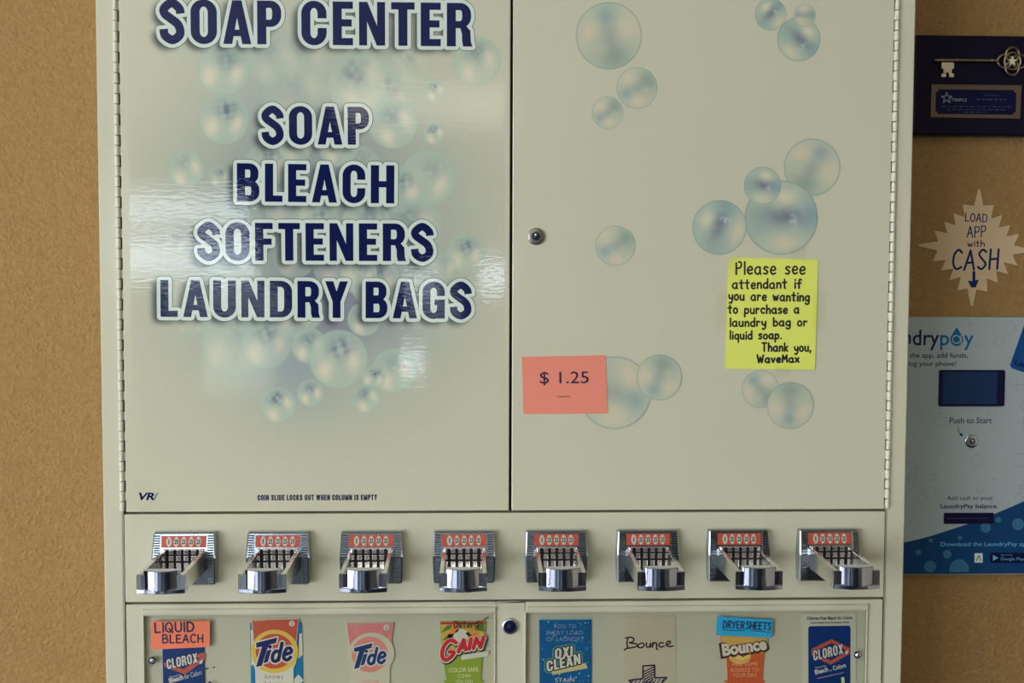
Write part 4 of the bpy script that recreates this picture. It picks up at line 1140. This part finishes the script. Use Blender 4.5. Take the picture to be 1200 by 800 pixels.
# ---- starburst paper sign
Ys = WY - 2.2
sb = [(488, 108), (494, 112), (512, 205), (573, 200), (567, 265), (625, 258), (615, 322), (670, 318), (665, 378), (722, 370), (714, 435), (792, 462), (792, 474), (705, 495), (712, 555), (650, 545), (657, 605), (600, 600), (597, 655), (540, 648), (535, 708),
      (472, 695), (450, 790), (440, 790), (420, 690), (362, 700), (372, 640), (315, 640), (325, 585), (265, 585), (275, 530), (215, 530), (222, 470), (134, 440), (134, 430), (228, 410), (225, 350), (285, 358), (282, 298), (340, 305), (338, 248), (398, 255), (393, 198), (460, 205), (482, 111)]
notch = {(567, 265), (615, 322), (665, 378), (714, 435), (705, 495), (650, 545), (600, 600), (540, 648), (372, 640), (325, 585), (275, 530), (222, 470), (228, 410), (285, 358), (340, 305), (398, 255)}
sb = [(457 + (x - 457) * .91, 450 + (y - 450) * .91) if (x, y) in notch else (x, y) for x, y in sb]
sbp = [(1050 + x / 5, 200 + y / 5) for x, y in sb]
c = P(1142, 358, Ys)
sign = empty('starburst_sign', c[0], Ys, c[1]); tag(sign, 'pale starburst paper sign with blue handwriting between plaque and payment panel', 'sign')
g = G(); g.prism(shape(sbp, Ys), Ys, WY - .2); g.build('paper', mat('starburst_paper', wa(150, 132, 102), .8, var=(25, .04)), sign)
blue_ink = mat('blue_marker', (0.006, 0.022, 0.13), .5, spec=.2)
g = G(); Yi = Ys - .25
hand(g, 'LOAD', (1130.8, 259), (1156.4, 260.2), 9.4, Yi, 1.5); hand(g, 'APP', (1133.4, 277.6), (1154.6, 278), 12.8, Yi, 1.6); hand(g, 'with', (1134, 289), (1153.4, 288.8), 7.4, Yi, 1.4)
g.build('handwriting', blue_ink, sign)
g = G(); hand(g, 'CASH', (1115.4, 316), (1168.6, 315), 22.6, Yi, 3.0, slant=.08)
flat(g, [(1139.6, 317.6), (1143, 317.6), (1143, 328.4), (1147, 327.4), (1143.6, 336.6), (1138.2, 336.8), (1134, 328.6), (1139.4, 329.6)], Yi, 0)
g.build('bold_handwriting', blue_ink, sign, label='bold blue word and down arrow')

# ---- payment panel
Yp_ = WY - 14
x0, x1, h0, h1 = wrect(1036, 371.2, 1310, 671.8, Yp_)
kiosk = empty('payment_panel', (x0 + x1) / 2, WY - 7, h0); tag(kiosk, 'pale blue payment panel with small screen on the wall at the right', 'payment panel')
g = G(); g.box(x0, x1, Yp_, WY, h0, h1)
panel = g.build('panel', mat('pale_blue_panel', wa(118, 129, 128), .3, var=(4, .12)), kiosk, bevel=.8)
faint = mat('panel_faint_print', wa(104, 116, 117), .3); wave_m = mat('panel_wave_blue', (0.005, 0.065, 0.20), .35, spec=.25); bub_m = mat('panel_bubble_blue', (0.05, 0.20, 0.36), .35, spec=.25); glow_m = mat('panel_light_blue', wa(70, 128, 152), .3)
g = G(); Yg = Yp_ - .12
rs = random.Random(5)
for k in range(46):
    x, y = rs.uniform(1045, 1205), rs.uniform(376, 596); s = rs.uniform(3, 8)
    if 1098 < x < 1180 and 428 < y < 480: continue
    if k % 3 == 0: pen(g, shape(circ(x, y, s, 20) + [circ(x, y, s, 20)[0]], Yg), .9, Yg, 0, 6)
    elif k % 3 == 1: q = [(x - s, y - s), (x + s, y - s), (x + s, y + s), (x - s, y + s), (x - s, y - s)]; pen(g, shape(q, Yg), .9, Yg, 0, 6)
    else: pen(g, shape([(x - s, y), (x + s, y)], Yg), .9, Yg, 0, 6); pen(g, shape([(x, y - s), (x, y + s)], Yg), .9, Yg, 0, 6)
g.build('faint_print', [faint], panel); g = G()
wv = catmull([(1030, 641), (1061, 635), (1085, 629.4), (1110, 621.6), (1140, 611.6), (1170, 600), (1200, 587), (1240, 568), (1312, 530)], 4)
bl, br = P(1030, 671.4, Yg), P(1312, 671.4, Yg)
up = shape(wv, Yg)
for i in range(len(up) - 1):
    a, b = up[i], up[i + 1]
    if b[0] <= x0 or a[0] >= x1: continue
    a = (max(a[0], x0 + .5), a[1]); b = (min(b[0], x1 - .5), b[1])
    g.poly2([(a[0], h0 + 1), (b[0], h0 + 1), b, a], Yg - .05, 1)
g.build('printed_wave', [faint, wave_m], panel, label='blue printed wave'); g = G()
for x, y, r in ((1090, 663.6, 7), (1110, 649, 5), (1076, 647, 3.5), (1091, 633, 2.6), (1125, 630, 2.6), (1155, 618, 6), (1170, 609, 3.4), (1193, 614, 7)): flat(g, circ(x, y, r, 26), Yg - .1, 2)
hd = [p for p in circ(1124, 666.5, 11.5, 40) if p[1] < 671]; flat(g, hd, Yg - .1, 2)
g.build('printed_bubbles', [faint, wave_m, bub_m], panel, label='round pale bubbles printed on the wave')
pn = mat('panel_navy_ink', wa(14, 24, 50), .4, spec=.2); pb = mat('panel_blue_ink', wa(16, 72, 108), .4, spec=.2)
g = G(); Yg2 = Yg - .1
text(g, 'laun', (1032, 402.6), (1067.4, 402.8), 17, Yg2, 0, offset=.012); text(g, 'dry', (1069.4, 410.4), (1100.4, 410.4), 24.6, Yg2, 0, offset=.012)
text(g, 'p', (1101.6, 410.2), (1112, 410.2), 18, Yg2, 1, offset=.012); text(g, 'y', (1129.4, 410.2), (1140.8, 410.2), 17.6, Yg2, 1, offset=.012)
drop = [(1121.2, 383)] + [(1121.2 + 7.6 * math.cos(a), 397.6 + 7.8 * math.sin(a)) for a in np.linspace(-.55, math.pi + .55, 26)]
flat(g, drop, Yg2, 1); pen(g, shape(circ(1120.8, 397.6, 4.6, 26) + [circ(1120.8, 397.6, 4.6, 26)[0]], Yg2 - .1), 1.5, Yg2 - .1, 2, 8); pen(g, shape([(1126.4, 393), (1126.4, 402.6)], Yg2 - .1), 1.5, Yg2 - .1, 2)
g.build('logo_lettering', [pn, pb, MATS['pale_blue_panel']], panel, label='navy and blue lettering with a water drop')
g = G()
text(g, 'the app, add funds,', (1065.8, 420.8), (1134, 420.8), 7.6, Yg2, 0, offset=.01); text(g, 'Download', (1033, 419.2), (1062.8, 419.2), 6.2, Yg2, 0, offset=.01)
text(g, 'ing your phone!', (1064.8, 430.4), (1120.2, 430.4), 7.4, Yg2, 0, offset=.01); text(g, 'pay us', (1044, 430.4), (1062.6, 430.4), 6, Yg2, 0, offset=.01)
text(g, 'Push to Start', (1112.6, 495.8), (1162.4, 495.8), 7.0, Yg2, 0, offset=.005)
pen(g, shape(catmull([(1123, 500.4), (1123.4, 505), (1127, 510)], 4), Yg2), .9, Yg2); flat(g, [(1128.4, 511.4), (1123.8, 509.6), (1127.4, 506.6)], Yg2, 0)
text(g, 'Add cash to your', (1109.8, 587.2), (1163, 587), 6.4, Yg2, 0, offset=.005); text(g, 'LaundryPay balance.', (1102.2, 597), (1169.4, 596.8), 6.8, Yg2, 0, offset=.02)
g.build('small_lettering', pn, panel)
g = G()
text(g, 'Download the LaundryPay app', (1102.4, 641.4), (1206, 641), 6.6, Yg2, 0, offset=.005)
g.prism(shape([(1142, 648), (1151.6, 648), (1151.6, 659), (1142, 659)], Yg2), Yg2 - .05, Yg2 + .05, 1); pen(g, shape([(1144.4, 656.6), (1147, 650.8), (1149.6, 656.6)], Yg2 - .1), 1.0, Yg2 - .1, 2)
g.prism(shape([(1160.4, 647.4), (1203, 647.4), (1203, 659.4), (1160.4, 659.4)], Yg2), Yg2 - .05, Yg2 + .05, 2)
flat(g, [(1163.6, 650), (1170, 653.4), (1163.6, 656.8)], Yg2 - .1, 0); text(g, 'GET IT ON', (1172.6, 651), (1186, 651), 1.6, Yg2 - .1, 0); text(g, 'Google Play', (1172.6, 657.4), (1200, 657.4), 4.8, Yg2 - .1, 0)
g.build('store_badges', [glow_m, mat('badge_grey', wa(150, 160, 158), .4), mat('badge_navy', (0.004, 0.008, 0.05), .3, spec=.2)], panel, label='app store badges on the blue wave')
g = G(); cc = [(1184.4, 431), (1183, 428.6), (1206, 362), (1262, 382), (1240, 448)]
cc = [(1186, 431.6), (1183.4, 428), (1203, 371.8), (1262, 392), (1243, 450)]
g.poly2([(max(min(q[0], x1 - 1), x0), min(q[1], h1 - 1)) for q in shape(cc, Yg)], Yg - .03, 0)
text(g, 'LaundryPay', (1188, 428.4), (1238, 445), 8, Yg - .12, 1, offset=.02)
g.build('printed_card', [mat('panel_card_blue', (0.007, 0.085, 0.30), .35, spec=.2), mat('panel_dark_blue', (0.004, 0.008, 0.07), .3, spec=.2)], panel, label='tilted blue card picture')
x0s, x1s, h0s, h1s = wrect(1101, 433.4, 1177.2, 476, Yp_ - 2)
def rrect(x0, x1, h0, h1, r, n=5):
    o = []
    for cx, ch, a0 in ((x1 - r, h1 - r, 0), (x0 + r, h1 - r, 90), (x0 + r, h0 + r, 180), (x1 - r, h0 + r, 270)):
        for k in range(n + 1): a = math.radians(a0 + 90 * k / n); o.append((cx + r * math.cos(a), ch + r * math.sin(a)))
    return o
g = G(); g.prism(rrect(x0s, x1s, h0s, h1s, 2.5), Yp_ - 2, Yp_ + .5, 0)
scr = g.build('screen', mat('screen_bezel', (0.005, 0.006, 0.05), .3, spec=.2), kiosk, bevel=.4, label='small dark screen')
xa, xb, ha, hb = wrect(1105, 435.6, 1168, 473.4, Yp_ - 2.2)
g = G(); g.poly2([(xa, ha), (xb, ha), (xb, hb), (xa, hb)], Yp_ - 2.15, 0)
text(g, 'WELCOME', (1112, 442.6), (1127, 442.6), 1.8, Yp_ - 2.3, 1); text(g, 'INSERT CASH OR CARD', (1107, 446), (1135, 446), 1.6, Yp_ - 2.3, 1)
g.build('screen_glass', [mat('screen_blue', (0.012, 0.045, 0.13), .3, spec=.2), mat('screen_text', (0.006, 0.02, 0.06), .3)], scr)
lock(1137.5, 516.6, 9.4, Yp_, kiosk, mat('grey_button', (0.10, 0.10, 0.10), .35), chrome, name='start_button', cr=.55)
xa, xb, ha, hb = wrect(1106.6, 601, 1164.2, 613.4, Yp_ - 1.5)
g = G(); g.prism(rrect(xa, xb, ha, hb, .8, 2), Yp_ - 1.5, Yp_ + .4, 0); g.box(xa + 3, xb - 8, Yp_ - 1.9, Yp_ - 1.4, (ha + hb) / 2 - .9, (ha + hb) / 2 + .5, 1)
g.build('bill_slot', [mat('slot_dark', (0.005, 0.004, 0.045), .3, spec=.2), mat('slot_line', (0.03, 0.025, 0.09), .3)], kiosk, label='dark bill slot')
